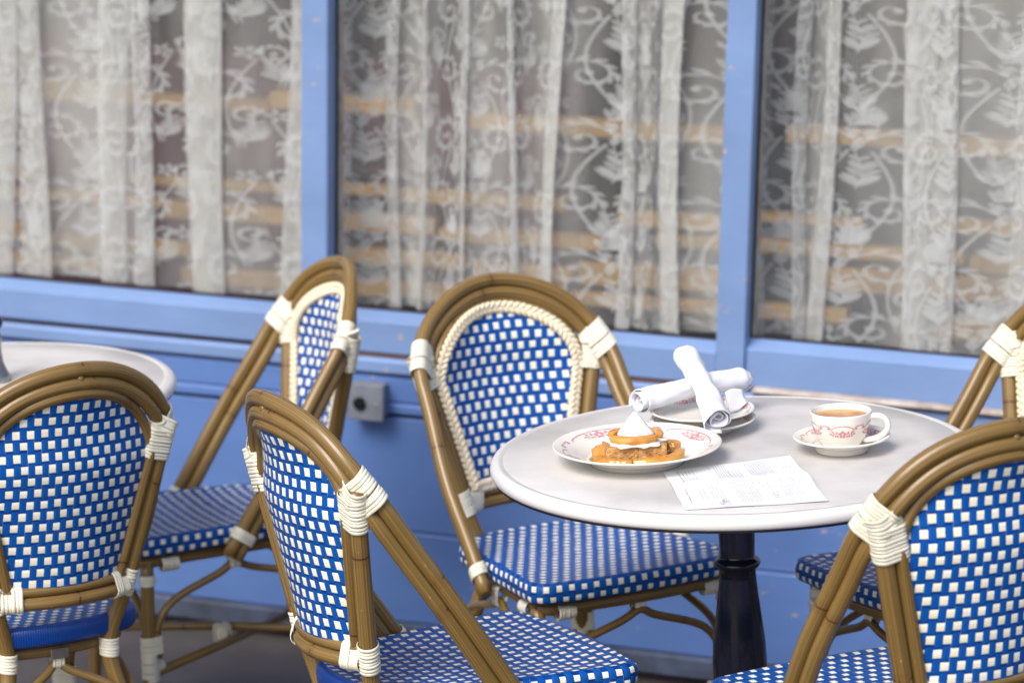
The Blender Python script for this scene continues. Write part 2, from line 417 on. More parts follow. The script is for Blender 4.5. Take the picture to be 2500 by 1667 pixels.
WM = Matrix((WD, -WNORM, V3((0, 0, 1)))).transposed().to_4x4(); WM.translation = (0, WY, 0)   # local: x along wall, y into the building, z up

# ------------------------------------------------------------------ ground
def ground():
    mb = MB(); xs = [-12, -6, -3] + [-2.2 + .2 * i for i in range(23)] + [3, 6, 12]; ys = [-14, -8, -4, 0, 2] + [2.6 + .12 * i for i in range(41)] + [9, 12]
    vs = []
    for y in ys:
        for x in xs:
            cx = min(1.6, max(-1.7, x)); cy = min(7.2, max(3.4, y))
            z = GX * (cx - TX) + GY * (cy - TY)
            d = (V3((x, y, 0)) - V3((0, WY, 0))).dot(WNORM)
            s = min(1, max(0, (d - .02) / .5)); s = s * s * (3 - 2 * s)
            vs.append((x, y, -.203 * (1 - s) + z * s))
    nx = len(xs); fs = [(j * nx + i, j * nx + i + 1, (j + 1) * nx + i + 1, (j + 1) * nx + i) for j in range(len(ys) - 1) for i in range(nx - 1)]
    mb.add(vs, fs); struct(mb.build('ground', M['ground']))
ground()

# ------------------------------------------------------------------ bistro chair
TILT = math.radians(33.3); ST, CT = math.sin(TILT), math.cos(TILT)
HR = .2; HS0 = .347
def P_in(x, s): return V3((x, .021 - s * ST, .443 + s * CT))
NR = V3((0, -CT, -ST)); UPH = V3((0, -ST, CT))
def hw(s):
    u = max(0., min(1., (HS0 - s) / HS0)); return HR + .006 * u + .009 * math.sin(PI * u) ** 2
def hoop_path(off=0., s0=-.04):
    """points of the inverted U; off shifts the second cane inward and behind"""
    out = []
    def put(p, inward, phi):
        k = phi / (PI / 2)                      # 0 at the straights, 1 at the apex
        d = (NR * (.93 - .35 * k) + inward * (.37 + .62 * min(1, k * 1.6))).normalized()
        out.append(p + d * off)
    for i in range(20):
        s = s0 + (HS0 - s0) * i / 20
        put(P_in(hw(s), s), V3((-1, 0, 0)), 0)
    for i in range(41):
        a = PI * i / 40
        p = P_in(HR * math.cos(a), HS0 + HR * math.sin(a)); c = P_in(0, HS0)
        k = max(0., min(1., (min(a, PI - a) - .37) / (PI / 2 - .37)))
        p = p + V3((0, .008 * math.sin(PI * k) ** 2, 0)); c = c + V3((0, .008 * math.sin(PI * k) ** 2, 0))
        put(p, (c - p).normalized(), math.sin(a) * PI / 2)
    for i in range(19, -1, -1):
        s = s0 + (HS0 - s0) * i / 20
        put(P_in(-hw(s), s), V3((1, 0, 0)), 0)
    return out
def post(z): return .123 + .245 * (z - .524), -.186 - .146 * (z - .524)
Z0P, ZTP = .735, .860; PFO = .0225
def pw(z):
    if z <= Z0P: return post(z)[0] - PFO
    w0 = post(Z0P)[0] - PFO
    return w0 * math.sqrt(max(0., 1 - ((z - Z0P) / (ZTP - Z0P)) ** 2))
def pY(x, z):
    w = max(pw(z), 1e-4); k = max(-.2, 1 - (x / w) ** 2)
    if z <= Z0P: return post(z)[1] - .004 - (.033 + .010 * max(0, (z - .6)) / .25) * k
    t = min(1., (z - Z0P) / (ZTP - Z0P))
    return post(Z0P)[1] - .004 - .053 * t ** 3 - .0384 * math.sqrt(1 - t * t) * k
def hull_loop(circles, e1, e2, O, pad, n=22, skew=0., tdir=None):
    out = []
    for k in range(n):
        a = 2 * PI * k / n; d = (math.cos(a), math.sin(a))
        c = max(circles, key=lambda c: c[0] * d[0] + c[1] * d[1] + c[2])
        x, y = c[0] + d[0] * (c[2] + pad), c[1] + d[1] * (c[2] + pad)
        p = O + e1 * x + e2 * y
        if tdir is not None: p = p + tdir * (skew * math.sin(a + .6))
        out.append(p)
    return out
def wrap_around(mb, tubes, O, T, offs, sr=.0032, skew=0., pad=.0012):
    """tubes: list of (point, radius) near O; loops at O+T*off"""
    T = V3(T).normalized(); ref = V3((0, 0, 1)) if abs(T.z) < .8 else V3((0, 1, 0))
    e1 = (ref - T * ref.dot(T)).normalized(); e2 = T.cross(e1)
    cs = [((V3(p) - V3(O)).dot(e1), (V3(p) - V3(O)).dot(e2), r) for p, r in tubes]
    W_ = sr * .92; H_ = .0008; n = 22
    prof = [(-W_, -.0005), (-W_ * .86, H_ * .7), (0, H_), (W_ * .86, H_ * .7), (W_, -.0005)]
    for i, o in enumerate(offs):
        sk = skew + .0006 * math.sin(i * 2.3); pd = pad + .0003 * ((i * 7) % 3); O2 = V3(O) + T * o; vs = []; m = len(prof)
        for k in range(n):
            a = 2 * PI * k / n; d = (math.cos(a), math.sin(a)); rd = e1 * d[0] + e2 * d[1]
            c = max(cs, key=lambda c: c[0] * d[0] + c[1] * d[1] + c[2])
            p = O2 + e1 * (c[0] + d[0] * (c[2] + pd)) + e2 * (c[1] + d[1] * (c[2] + pd)) + T * (sk * math.sin(a + .6))
            for w, h in prof: vs.append(p + T * w + rd * h)
        mb.add(vs, [(k * m + j, ((k + 1) % n) * m + j, ((k + 1) % n) * m + j + 1, k * m + j + 1) for k in range(n) for j in range(m - 1)])
def rng(a, b, n): return [a + (b - a) * i / (n - 1) for i in range(n)] if n > 1 else [(a + b) / 2]

def seat_outline(inset=0., n=9):
    """rounded trapezoid; returns list of 2D points (counter-clockwise)"""
    cor = [(.214, .238, .034), (-.214, .238, .034), (-.160, -.178, .075), (.160, -.178, .075)]
    cor = [(x - math.copysign(inset, x), y - math.copysign(inset, y), max(.012, r - inset * .5)) for x, y, r in cor]
    pts = []
    for i in range(4):
        x, y, r = cor[i]; p = V3((x, y)); a = V3(cor[i - 1][:2]); b = V3(cor[(i + 1) % 4][:2])
        da, db = (a - p).normalized(), (b - p).normalized()
        h = math.acos(max(-1, min(1, da.dot(db)))) / 2; L = r / math.tan(h)
        A, B = p + da * L, p + db * L; c = p + (da + db).normalized() * (r / math.sin(h))
        a0 = math.atan2(A.y - c.y, A.x - c.x); a1 = math.atan2(B.y - c.y, B.x - c.x)
        while a1 < a0: a1 += 2 * PI
        if a1 - a0 > PI: a0, a1 = a0 + 2 * PI, a1
        for k in range(n):
            t = a0 + (a1 - a0) * k / (n - 1); pts.append(V3((c.x + r * math.cos(t), c.y + r * math.sin(t))))
        q = cor[(i + 1) % 4]
        # bowed front / rear, straight sides
        bow = {0: .012, 1: 0, 2: -.012, 3: 0}[i]
        nxt = V3(q[:2])
        nb = (V3(cor[(i + 2) % 4][:2]) - nxt).normalized()
        na = (p - nxt).normalized(); hh = math.acos(max(-1, min(1, na.dot(nb)))) / 2
        E = nxt + na * (q[2] / math.tan(hh))
        for k in range(1, 10):
            t = k / 10; s = B.lerp(E, t); s.y += bow * 4 * t * (1 - t); pts.append(s)
    return pts

def build_chair():
    parts = []                                             # (name, mesh, parent index or None)
    def part(name, mb, mats, sub=None):
        parts.append((name, mb.mesh(name, mats), sub)); return len(parts) - 1
    oh = hoop_path(); ih = hoop_path(.0230)
    mb = MB(); tube(mb, oh, .0124, 14, u0=.349); part('outer_hoop', mb, M['cane'])
    mb = MB(); tube(mb, ih, .0118, 14, u0=.395); part('inner_hoop', mb, M['cane'])
    # rear legs: post under the hoop, running down and flaring at the foot
    for s in (1, -1):
        pts = [(s * .185, -.262, 0), (s * .15, -.225, .16), (s * .115, -.19, .29), (s * post(.40)[0], post(.40)[1], .40), (s * post(.5)[0], post(.5)[1], .5), (s * post(.64)[0], post(.64)[1], .64), (s * post(.785)[0], post(.785)[1], .785)]
        mb = MB(); tube(mb, spline(pts, 6), .0140, 14, u0=.33 if s > 0 else .05); part('rear_leg', mb, M['cane'])
        mb = MB(); tube(mb, spline([(s * .196, .212, 0), (s * .19, .2, .2), (s * .186, .192, .41)], 8), .0125, 14, u0=.11 if s > 0 else .2); part('front_leg', mb, M['cane'])
    # thin cane that frames the woven panel
    pts = []
    for i in range(14):
        z = .522 + (Z0P - .522) * i / 14; x = pw(z); pts.append(V3((x, pY(x, z) - .004, z)))
    for i in range(33):
        a = PI * i / 32; z = Z0P + (ZTP - Z0P) * math.sin(a); x = (post(Z0P)[0] - PFO) * math.cos(a); pts.append(V3((x, pY(x, z) - .004, z)))
    for i in range(13, -1, -1):
        z = .522 + (Z0P - .522) * i / 14; x = pw(z); pts.append(V3((-x, pY(x, z) - .004, z)))
    mb = MB(); tube(mb, pts, .0100, 12, u0=.12); part('panel_frame', mb, M['cane_thin'])
    # woven backrest, a bowed sheet with thickness
    mb = MB(); nz, nx = 34, 26; zb = .532
    for side, off in ((0, .0035), (1, -.0035)):
        vs = []; uvs = []
        for j in range(nz + 1):
            t = j / nz; z = zb + (ZTP - zb) * (1 - (1 - t) ** 1.6) * .9995
            w = pw(z) + .003
            for i in range(nx + 1):
                x = w * (2 * i / nx - 1); vs.append((x, pY(x, z) + off, z)); uvs.append((x * 1.03 + .2, z * 1.01 + .004))
        fs = []; us = []
        for j in range(nz):
            for i in range(nx):
                q = (j * (nx + 1) + i, j * (nx + 1) + i + 1, (j + 1) * (nx + 1) + i + 1, (j + 1) * (nx + 1) + i)
                if side == 0: q = q[::-1]
                fs.append(q); us.append([uvs[k] for k in q])
        mb.add(vs, fs, us)
    part('woven_back', mb, M['weave'])
    # plaited straw border on the sitter's face of the panel
    ring = []
    inset = .009
    for i in range(40):
        z = .540 + (Z0P - .540) * i / 40; x = pw(z) - inset; ring.append((x, z))
    for i in range(81):
        a = PI * i / 80; ring.append(((post(Z0P)[0] - PFO - inset) * math.cos(a), Z0P + (ZTP - Z0P - inset) * math.sin(a)))
    for i in range(39, -1, -1):
        z = .540 + (Z0P - .540) * i / 40; ring.append((-(pw(z) - inset), z))
    xb = pw(.540) - inset
    for i in range(1, 30): ring.append((-xb + 2 * xb * i / 30, .540))
    RP = [V3((x, pY(x, z) + .007, z)) for x, z in ring]
    L = [0.]
    for i in range(1, len(RP) + 1): L.append(L[-1] + (RP[i % len(RP)] - RP[i - 1]).length)
    tot = L[-1]; waves = round(tot / .034); ns = waves * 10; mb = MB()
    def ringat(d):
        d %= tot; lo, hi = 0, len(L) - 1
        while hi - lo > 1:
            md = (lo + hi) // 2
            if L[md] <= d: lo = md
            else: hi = md
        t = (d - L[lo]) / max(1e-9, L[lo + 1] - L[lo]); a, b = RP[lo % len(RP)], RP[(lo + 1) % len(RP)]
        return a.lerp(b, t), (b - a).normalized()
    for k in range(3):
        pth = []
        for i in range(ns):
            d = tot * i / ns; p, t = ringat(d); w = 2 * PI * waves * i / ns + 2 * PI * k / 3
            lat = t.cross(V3((0, 1, 0))).normalized()
            pth.append(p + lat * (.0078 * math.sin(w)) + V3((0, .0026 * math.sin(2 * w), 0)))
        tube(mb, pth, .0052, 6, True, False)
    part('braid_border', mb, M['braid'])
    # two bowed canes across the foot of the back
    def rail(z, r, dy, u0):
        xp, y = post(z); pth = []
        for i in range(17):
            x = -xp + 2 * xp * i / 16; pth.append(V3((x, y + dy - .034 * (1 - (x / xp) ** 2), z)))
        mb = MB(); tube(mb, pth, r, 12, u0=u0); part('back_rail', mb, M['cane'])
    rail(.507, .0118, -.004, .07); rail(.527, .0085, 0, .3)
    # seat pad
    mb = MB(); prof = [(.030, .4575, 0), (.011, .4600, 0), (.0045, .4580, 1), (.0010, .4535, 1), (0., .4475, 1), (0., .4310, 1), (.004, .4245, 1), (.03, .4225, 2)]
    rings = [seat_outline(p[0]) for p in prof]; n = len(rings[0])
    per = [0.]
    for i in range(1, n + 1): per.append(per[-1] + (rings[3][i % n] - rings[3][i - 1]).length)
    vs = [(p.x, p.y, z) for rg, (_, z, _) in zip(rings, prof) for p in rg]
    fs = []; us = []
    for j in range(len(prof) - 1):
        for i in range(n):
            i2 = (i + 1) % n; q = (j * n + i, j * n + i2, (j + 1) * n + i2, (j + 1) * n + i)[::-1]
            fs.append(q); uu = []
            for k in q:
                jj, ii = k // n, k % n; pp = per[n] if (ii == 0 and i == n - 1) else per[ii]
                if j == 0 or j == len(prof) - 2: uu.append((vs[k][0] + .5, vs[k][1] + .5))
                else: uu.append((pp, (vs[k][2] - .4235) / .0360 * .0400 + .0200 * 4))
            us.append(uu)
    # slightly sagging top as concentric rings to the middle
    rear = [k for k, f in enumerate(fs) if min(vs[a][1] for a in f) < -.135 and k >= n]
    mb.add(vs, [f for k, f in enumerate(fs) if k not in rear], [u for k, u in enumerate(us) if k not in rear])
    mb.add(vs, [fs[k] for k in rear], [us[k] for k in rear], True, 1)
    K = 10; tv = []; tf = []; tu = []; c = V3((0, .03))
    for k in range(K + 1):
        t = k / K
        for p in rings[0]:
            q = p.lerp(c, t * .98); tv.append((q.x, q.y, .4575 - .006 * (1 - (1 - t) ** 2)))
    for k in range(K):
        for i in range(n):
            i2 = (i + 1) % n; q = (k * n + i, k * n + i2, (k + 1) * n + i2, (k + 1) * n + i); tf.append(q); tu.append([(tv[a][0] + .5, tv[a][1] + .5) for a in q])
    q = tuple(range(K * n, K * n + n)); tf.append(q); tu.append([(tv[a][0] + .5, tv[a][1] + .5) for a in q])
    mb.add(tv, tf, tu)
    q = tuple(range(n - 1, -1, -1)); mb.add([(p.x, p.y, .4227) for p in rings[-1]], [q], [[(rings[-1][a].x, rings[-1][a].y) for a in q]])
    part('woven_seat', mb, [M['seat'], M['seat_side']])
    # cane ring below the pad
    mb = MB(); tube(mb, [V3((p.x, p.y, .4095)) for p in seat_outline(.030)], .0112, 12, True, False, u0=.2); part('seat_rail', mb, M['cane'])
    # arched braces on four sides
    fl = {s: V3((s * .189, .198, .23)) for s in (1, -1)}; rl = {s: V3((s * .132, -.206, .235)) for s in (1, -1)}
    def arch(a, b, mid):
        a1 = a + V3((0, 0, .055)); b1 = b + V3((0, 0, .055)); m = V3(mid); ca = a1.lerp(m, .12) + V3((0, 0, .012)); cb = b1.lerp(m, .12) + V3((0, 0, .012))
        pts = [a, a1, a1.lerp(m, .22) + V3((0, 0, .026)), a1.lerp(m, .8) + V3((0, 0, .004)), m, b1.lerp(m, .8) + V3((0, 0, .004)), b1.lerp(m, .22) + V3((0, 0, .026)), b1, b]
        mb = MB(); tube(mb, spline(pts, 5), .0072, 10, u0=.1); part('brace', mb, M['cane_thin'])
    arch(fl[1] + V3((-.018, 0, 0)), fl[-1] + V3((.018, 0, 0)), (0, .217, .386))
    arch(rl[1] + V3((-.018, 0, 0)), rl[-1] + V3((.018, 0, 0)), (0, -.158, .386))
    for s in (1, -1): arch(fl[s] + V3((0, -.018, 0)), rl[s] + V3((0, .018, 0)), (s * .166, .02, .386))
    # crossed stretchers
    mb = MB(); tube(mb, [fl[1] + V3((0, 0, -.024)), V3((.03, 0, .218)), rl[-1] + V3((0, 0, -.015))], .0088, 10, u0=.02); part('stretcher', mb, M['cane'])
    mb = MB(); tube(mb, [fl[-1] + V3((0, 0, -.03)), V3((-.03, 0, .2)), rl[1] + V3((0, 0, -.03))], .0088, 10, u0=.25); part('stretcher', mb, M['cane'])
    # cream bindings ------------------------------------------------
    def near(path, p): return min(path, key=lambda q: (q - p).length)
    for s in (1, -1):
        mb = MB()
        a = math.radians(21); O = P_in(s * HR * math.cos(a), HS0 + HR * math.sin(a))
        T = P_in(s * HR * math.cos(a + .1), HS0 + HR * math.sin(a + .1)) - P_in(s * HR * math.cos(a - .1), HS0 + HR * math.sin(a - .1))
        pf = near(pts_frame, O + V3((-s * .03, 0, -.02)))
        tb = [(O, .0136), (near(ih, O), .0128)]
        wrap_around(mb, tb, O, T, [-.034, -.0285, -.023, -.0175, -.0095, -.004, .0015, .007, .0125, .018], .0033, .003)
        zt = .757; xt, yt = post(zt); tp = V3((s * xt, yt, zt)); td = V3((s * .245, -.146, 1))
        pt = near(pts_frame, tp)
        # slanting turns that tie hoop and post together
        mid = near(ih, tp + V3((0, 0, .03)))
        wrap_around(mb, [(mid, .013), (tp + td.normalized() * .018, .0147), (pt + V3((0, 0, .015)), .009)], (mid + tp) / 2 + V3((0, 0, .012)), td + V3((s * .25, .12, 0)), rng(-.012, .012, 5), .0033, .004)
        wrap_around(mb, [(tp, .0147), (pt, .0088)], tp, td, rng(-.032, .014, 9), .0031, .0015)
        part('binding', mb, M['wrap'])
        # back rails to post
        mb = MB(); z = .515; xp, yp = post(z); tp = V3((s * xp, yp, z))
        wrap_around(mb, [(tp, .0147)], tp, td, rng(-.019, .021, 8), .0031, .002)
        ry = yp - .034 * (1 - ((xp - .03) / xp) ** 2); r1 = V3((s * (xp - .03), ry - .004, .507)); r2 = V3((s * (xp - .03), ry, .527))
        wrap_around(mb, [(r1, .0120), (r2, .0088)], r1, V3((s, .50, 0)), rng(-.008, .022, 6), .0033, .0015)
        part('binding', mb, M['wrap'])
        # rear leg to seat ring
        mb = MB(); z = .403; xp, yp = post(z); tp = V3((s * xp, yp, z))
        wrap_around(mb, [(tp, .0147), (V3((s * (xp + .01), yp + .028, z)), .0112)], tp, V3((0, 0, 1)), rng(-.014, .012, 6), .0031, .002); part('binding', mb, M['wrap'])
        # front leg head, on the ring both ways round the corner
        mb = MB(); c0 = V3((s * .178, .186, .403))
        wrap_around(mb, [(V3((s * .181, .150, .403)), .0114)], V3((s * .181, .150, .403)), V3((s * .1, 1, 0)), rng(-.016, .012, 6), .0031)
        wrap_around(mb, [(V3((s * .145, .213, .403)), .0114)], V3((s * .145, .213, .403)), V3((1, 0, 0)), rng(-.014, .014, 6), .0031)
        wrap_around(mb, [(V3((s * .186, .193, .385)), .0128)], V3((s * .186, .193, .378)), V3((0, 0, 1)), rng(-.008, .006, 4), .0031); part('binding', mb, M['wrap'])
        # leg to brace and stretcher
        for q, dn in ((fl[s], .0128), (rl[s], .0134)):
            mb = MB(); inn = V3((-s * .018, 0, 0)); yy = V3((0, -.018 if q.y > 0 else .018, 0))
            wrap_around(mb, [(q, dn), (q + inn, .0074), (q + yy, .0074)], q, V3((0, 0, 1)), rng(.012, .040, 6), .0031)
            wrap_around(mb, [(q, dn), (q + inn * .5 + yy * .5, .0095)], q, V3((0, 0, 1)), rng(-.040, .007, 9), .0031)
            dd = V3((-q.x, -q.y, 0)).normalized(); k = q + dd * .03 + V3((0, 0, -.02))
            wrap_around(mb, [(k, .0092)], k, dd, rng(-.010, .006, 4), .0031); part('binding', mb, M['wrap'])
        # strap at the foot of the hoop
        mb = MB(); O = P_in(s * hw(.004), .004); sec = near(ih, O)
        wrap_around(mb, [(O, .0136), (sec, .0128), (V3((s * .186, O.y, .403)), .009)], O, UPH, rng(-.009, .006, 4), .0034, .002); part('binding', mb, M['wrap'])
    mb = MB(); c = V3((0, 0, .209)); wrap_around(mb, [(V3((0, 0, .218)), .0092), (V3((0, 0, .2)), .0092)], c, V3((.7, .7, 0)), rng(-.012, .012, 5), .0031)
    wrap_around(mb, [(V3((0, 0, .218)), .0092), (V3((0, 0, .2)), .0092)], c, V3((-.7, .7, 0)), rng(-.012, .012, 5), .0031); part('binding', mb, M['wrap'])
    for m0, mt in (((0, .212, .394), (1, 0, 0)), ((0, -.160, .394), (1, 0, 0)), ((.168, .02, .394), (0, 1, 0)), ((-.168, .02, .394), (0, 1, 0))):
        mb = MB(); o = V3(m0); inw = V3((-.004 if o.x > 0 else .004 if o.x < 0 else 0, (-.004 if o.y > .1 else .004) if o.x == 0 else 0, .0))
        wrap_around(mb, [(o + V3((0, 0, .009)) + inw, .0114), (o + V3((0, 0, -.008)), .0074)], o, mt, rng(-.008, .008, 4), .0031); part('binding', mb, M['wrap'])
    # metal tag on the ring behind
    mb = MB(); box(mb, -.016, .016, -.1738, -.1708, .396, .4145, .0008); part('metal_tag', mb, M['steel'])
    # moulded joint on top of the two hoops
    mb = MB(); tp = P_in(0, HS0 + HR); lathe(mb, [(.0, -.004), (.006, -.003), (.007, .003), (.004, .008), (0, .009)], 12); mb.v = [tuple(V3(p) + tp + V3((0, -.003, -.0165))) for p in mb.v]; part('joint_cap', mb, M['cane_thin'])
    return parts
# panel-frame points are needed by the bindings
pts_frame = []
for i in range(14):
    z = .522 + (Z0P - .522) * i / 14; pts_frame.append(V3((pw(z), pY(pw(z), z) - .004, z)))
for i in range(33):
    a = PI * i / 32; z = Z0P + (ZTP - Z0P) * math.sin(a); x = (post(Z0P)[0] - PFO) * math.cos(a); pts_frame.append(V3((x, pY(x, z) - .004, z)))
for i in range(14):
    z = .522 + (Z0P - .522) * i / 14; pts_frame.append(V3((-pw(z), pY(pw(z), z) - .004, z)))

CH_PARTS = build_chair()
def place_chair(x, y, th, label):
    e = empty('bistro_chair', label, 'chair', frame(x, y, th), 'blue and cream bistro chairs')
    for name, me, _ in CH_PARTS:
        o = bpy.data.objects.new(name, me); COL.objects.link(o); o.parent = e
    return e
CHAIRS = [
 (-.829, 5.215, 2.167, 'bistro chair with its back to us at the left edge, metal tag under its seat'),
 (-.0703, 4.7128, .4914, 'bistro chair slanting away from us in front of the black table pedestal'),
 (.1431, 5.4433, -1.06, 'bistro chair facing us behind the round table, braided border round its wide back'),
 (-.5319, 5.8635, 3.5347, 'bistro chair seen nearly edge-on before the blue wall, narrow back below the window post'),
 (.6108, 4.4284, 2.0344, 'bistro chair with its back to us that covers the right rim of the marble table'),
 (.8149, 5.2238, 3.6585, 'bistro chair behind the table at the right edge, only hoop side and seat corner showing'),
]
for i, c in enumerate(CHAIRS):
    ce = place_chair(*c)
    if i == 3:
        mb = MB(); tube(mb, spline([(-.196, -.205, .795), (-.210, -.218, .800), (-.222, -.226, .806)], 5), .0034, 8); mb.build('loose_strand', M['wrap'], ce)
    if i == 0: ce.matrix_world = ce.matrix_world @ Matrix.Translation((0, 0, -.010)) @ Matrix.Rotation(.02, 4, 'X') @ Matrix.Rotation(.02, 4, 'Y')   # stands a little askew

# ------------------------------------------------------------------ tables
def make_table(x, y, label):
    e = empty('cafe_table', label, 'table', tframe(x, y), 'round cafe tables')
    Rr = .3860; z = .74
    mb = MB(); lathe(mb, [(0.0001, z), (.1, z), (.2, z), (.3, z), (Rr - .0235, z), (Rr - .022, z - .0012), (Rr - .020, z - .0012), (Rr - .0185, z + .0001), (Rr - .013, z - .0002)], 120); mb.build('tabletop', M['top'], e)
    mb = MB(); lathe(mb, [(Rr - .013, z - .0002), (Rr - .008, z - .0018), (Rr - .0035, z - .0045), (Rr - .001, z - .0085), (Rr, z - .013), (Rr - .0008, z - .0180), (Rr - .003, z - .0212), (Rr - .006, z - .0222), (.30, z - .0223)], 120)
    mb.build('table_rim', M['edge'], e)
    mb = MB(); lathe(mb, [(Rr - .005, z - .0224), (Rr - .005, z - .0258), (.05, z - .0259)], 90); mb.build('underside', M['gap'], e)
    mb = MB(); lathe(mb, [(.11, .7140), (.11, .706), (.05, .698), (.034, .685), (.0305, .64), (.0285, .585), (.0282, .572), (.0290, .5675), (.0350, .5640), (.0372, .5590), (.0350, .5540), (.0292, .5505), (.0295, .535), (.0325, .505), (.0375, .465), (.0422, .425), (.0436, .395), (.0430, .365), (.0395, .325), (.0345, .285), (.031, .24), (.030, .18), (.034, .13), (.05, .095), (.055, .08), (.03, .07)], 48)
    mb.build('pedestal', M['iron'], e)
    for k in range(4):
        a = PI / 4 + k * PI / 2; d = V3((math.cos(a), math.sin(a), 0)); mb = MB()
        tube(mb, spline([d * .03 + V3((0, 0, .10)), d * .12 + V3((0, 0, .09)), d * .22 + V3((0, 0, .035)), d * .27 + V3((0, 0, .016))], 6), [.02] * 6 + [.018] * 6 + [.015] * 7, 10, flat=.8); mb.build('foot', M['iron'], e)
    return e
T1 = make_table(TX + .004, TY, 'round marbled table with black pedestal, set with dessert, coffee and napkins')
T2 = make_table(-.94, 5.545, 'round table behind the left chair with a pepper mill, only its right rim showing')
TM1, TM2 = tframe(TX, TY), tframe(-.94, 5.545)
def on(tm, u, v, rot=0., z=.74): return tm @ Matrix.Translation((u, v, z)) @ Matrix.Rotation(rot, 4, 'Z')

# ------------------------------------------------------------------ transfer-ware decoration (flat printed marks that follow a surface)
def decal(mb, mapf, poly):
    vs = [mapf(a, b) for a, b in poly]; mb.add(vs, [tuple(range(len(vs)))], None, True)
def d_ribbon(mb, mapf, pts, w):
    n = len(pts); L = []; Rr = []
    for i in range(n):
        a = pts[max(0, i - 1)]; b = pts[min(n - 1, i + 1)]; dx, dy = b[0] - a[0], b[1] - a[1]; l = math.hypot(dx, dy) or 1
        ww = w(i / (n - 1)) if callable(w) else w
        L.append((pts[i][0] - dy / l * ww, pts[i][1] + dx / l * ww)); Rr.append((pts[i][0] + dy / l * ww, pts[i][1] - dx / l * ww))
    vs = [mapf(*p) for p in L] + [mapf(*p) for p in Rr]
    mb.add(vs, [(i, i + 1, n + i + 1, n + i) for i in range(n - 1)], None, True)
def d_petal(mb, mapf, x, y, ang, ln_, w):
    c, s = math.cos(ang), math.sin(ang); P = []
    for k in range(8):
        t = k / 7; P.append((t * ln_, 1.35 * w * math.sin(PI * t ** .8)))
    P += [(p[0], -p[1]) for p in P[-2:0:-1]]
    decal(mb, mapf, [(x + p[0] * c - p[1] * s, y + p[0] * s + p[1] * c) for p in P])
def d_cluster(mb, mapf, x, y, k=1.):
    for i in range(5):
        a = 2 * PI * i / 5 + .3; d_petal(mb, mapf, x + .0010 * k * math.cos(a), y + .0010 * k * math.sin(a), a, .0042 * k, .0015 * k)
    for s in (1, -1):
        d_ribbon(mb, mapf, [(x + s * .004 * k, y), (x + s * .008 * k, y + .0012 * k), (x + s * .0125 * k, y - .0002 * k)], .00032 * k)
        for px, py, a, l in ((.006, .0012, 1.1, .0034), (.0075, -.0006, -1.0, .0034), (.010, .0012, .8, .0036), (.0105, -.0008, -.7, .0030), (.0125, 0, .1, .004), (.0055, -.001, -1.4, .003)):
            d_petal(mb, mapf, x + s * px * k, y + py * k, a if s > 0 else PI - a, l * k, .0009 * k)
def d_arc(mb, mapf, x, y, half, rise, w):
    pts = [(x + half * math.sin(-1.35 + 2.7 * i / 24), y + rise * (math.cos(-1.35 + 2.7 * i / 24))) for i in range(25)]
    d_ribbon(mb, mapf, pts, w)
    for s, e in ((-1, pts[0]), (1, pts[-1])):
        c = [(e[0] - s * .0018 * math.sin(t * 1.4 * PI), e[1] - .0018 * (1 - math.cos(t * 1.4 * PI)) * .8) for t in [i / 10 for i in range(11)]]
        d_ribbon(mb, mapf, c, w * .7)
def d_fan(mb, mapf, x, y, k=1.):
    for i in range(4): d_ribbon(mb, mapf, [(x - .004 * k, y + .0035 * k - .0008 * i * k), (x + .0055 * k, y + .0035 * k - .0003 * i * k)], .00018 * k)
    for a in (-1.2, -1.9, -2.5): d_petal(mb, mapf, x - .002 * k, y + .001 * k, a, .0042 * k, .0011 * k)

def rim_map(r0, z0, r1, z1, lift=.0004):
    """a = arc length along the rim (at mid radius), b = outward distance from the mid radius; the rim is a cone from r0,z0 to r1,z1"""
    rm = (r0 + r1) / 2; sl_ = math.hypot(r1 - r0, z1 - z0)
    def f(a, b):
        th = a / rm; t = .5 + b / sl_; r = r0 + (r1 - r0) * t; z = z0 + (z1 - z0) * t
        return (r * math.cos(th), r * math.sin(th), z + lift)
    return f, rm
def plate(label, group, mat_, Rr, h, well, foot, k, reps, ph):
    e = None
    t = .0045
    # profile bottom -> rim -> top
    prof = [(.0001, .0035), (foot - .004, .0035), (foot - .002, 0), (foot + .002, 0), (foot + .004, .004), (well + .004, h * .45), (Rr - .004, h - t * .9), (Rr - .0012, h - t * .65), (Rr, h - t * .25), (Rr - .0012, h + .0002), (Rr - .004, h - .0003),
            (well + .010, h * .55 + .0005), (well + .004, h * .45 - .001), (well - .004, .0075), (well - .012, .0062), (.0001, .006)]
    mb = MB(); lathe(mb, prof, 96); o = mb.build('plate' if Rr > .08 else 'saucer', M['china']); o.matrix_world = mat_
    tag(o, label, 'plate' if Rr > .08 else 'saucer', group)
    f, rm = rim_map(well + .010, h * .55 + .0005, Rr - .004, h - .0003)
    mb = MB(); step = 2 * PI * rm / reps
    for i in range(reps):
        a = i * step + ph * rm
        d_cluster(mb, f, a, -.0022 * k, k * 1.15); d_arc(mb, f, a, -.0010 * k, step * .36, .0052 * k, .00070 * k)
        d_fan(mb, f, a + step * .45, .001 * k, k * .8); d_fan(mb, lambda x, y: f(2 * (a + step * .5) - x, y), a + step * .45, .001 * k, k * .8)
    mb.build('rim_pattern', M['pink'], o)
    return o

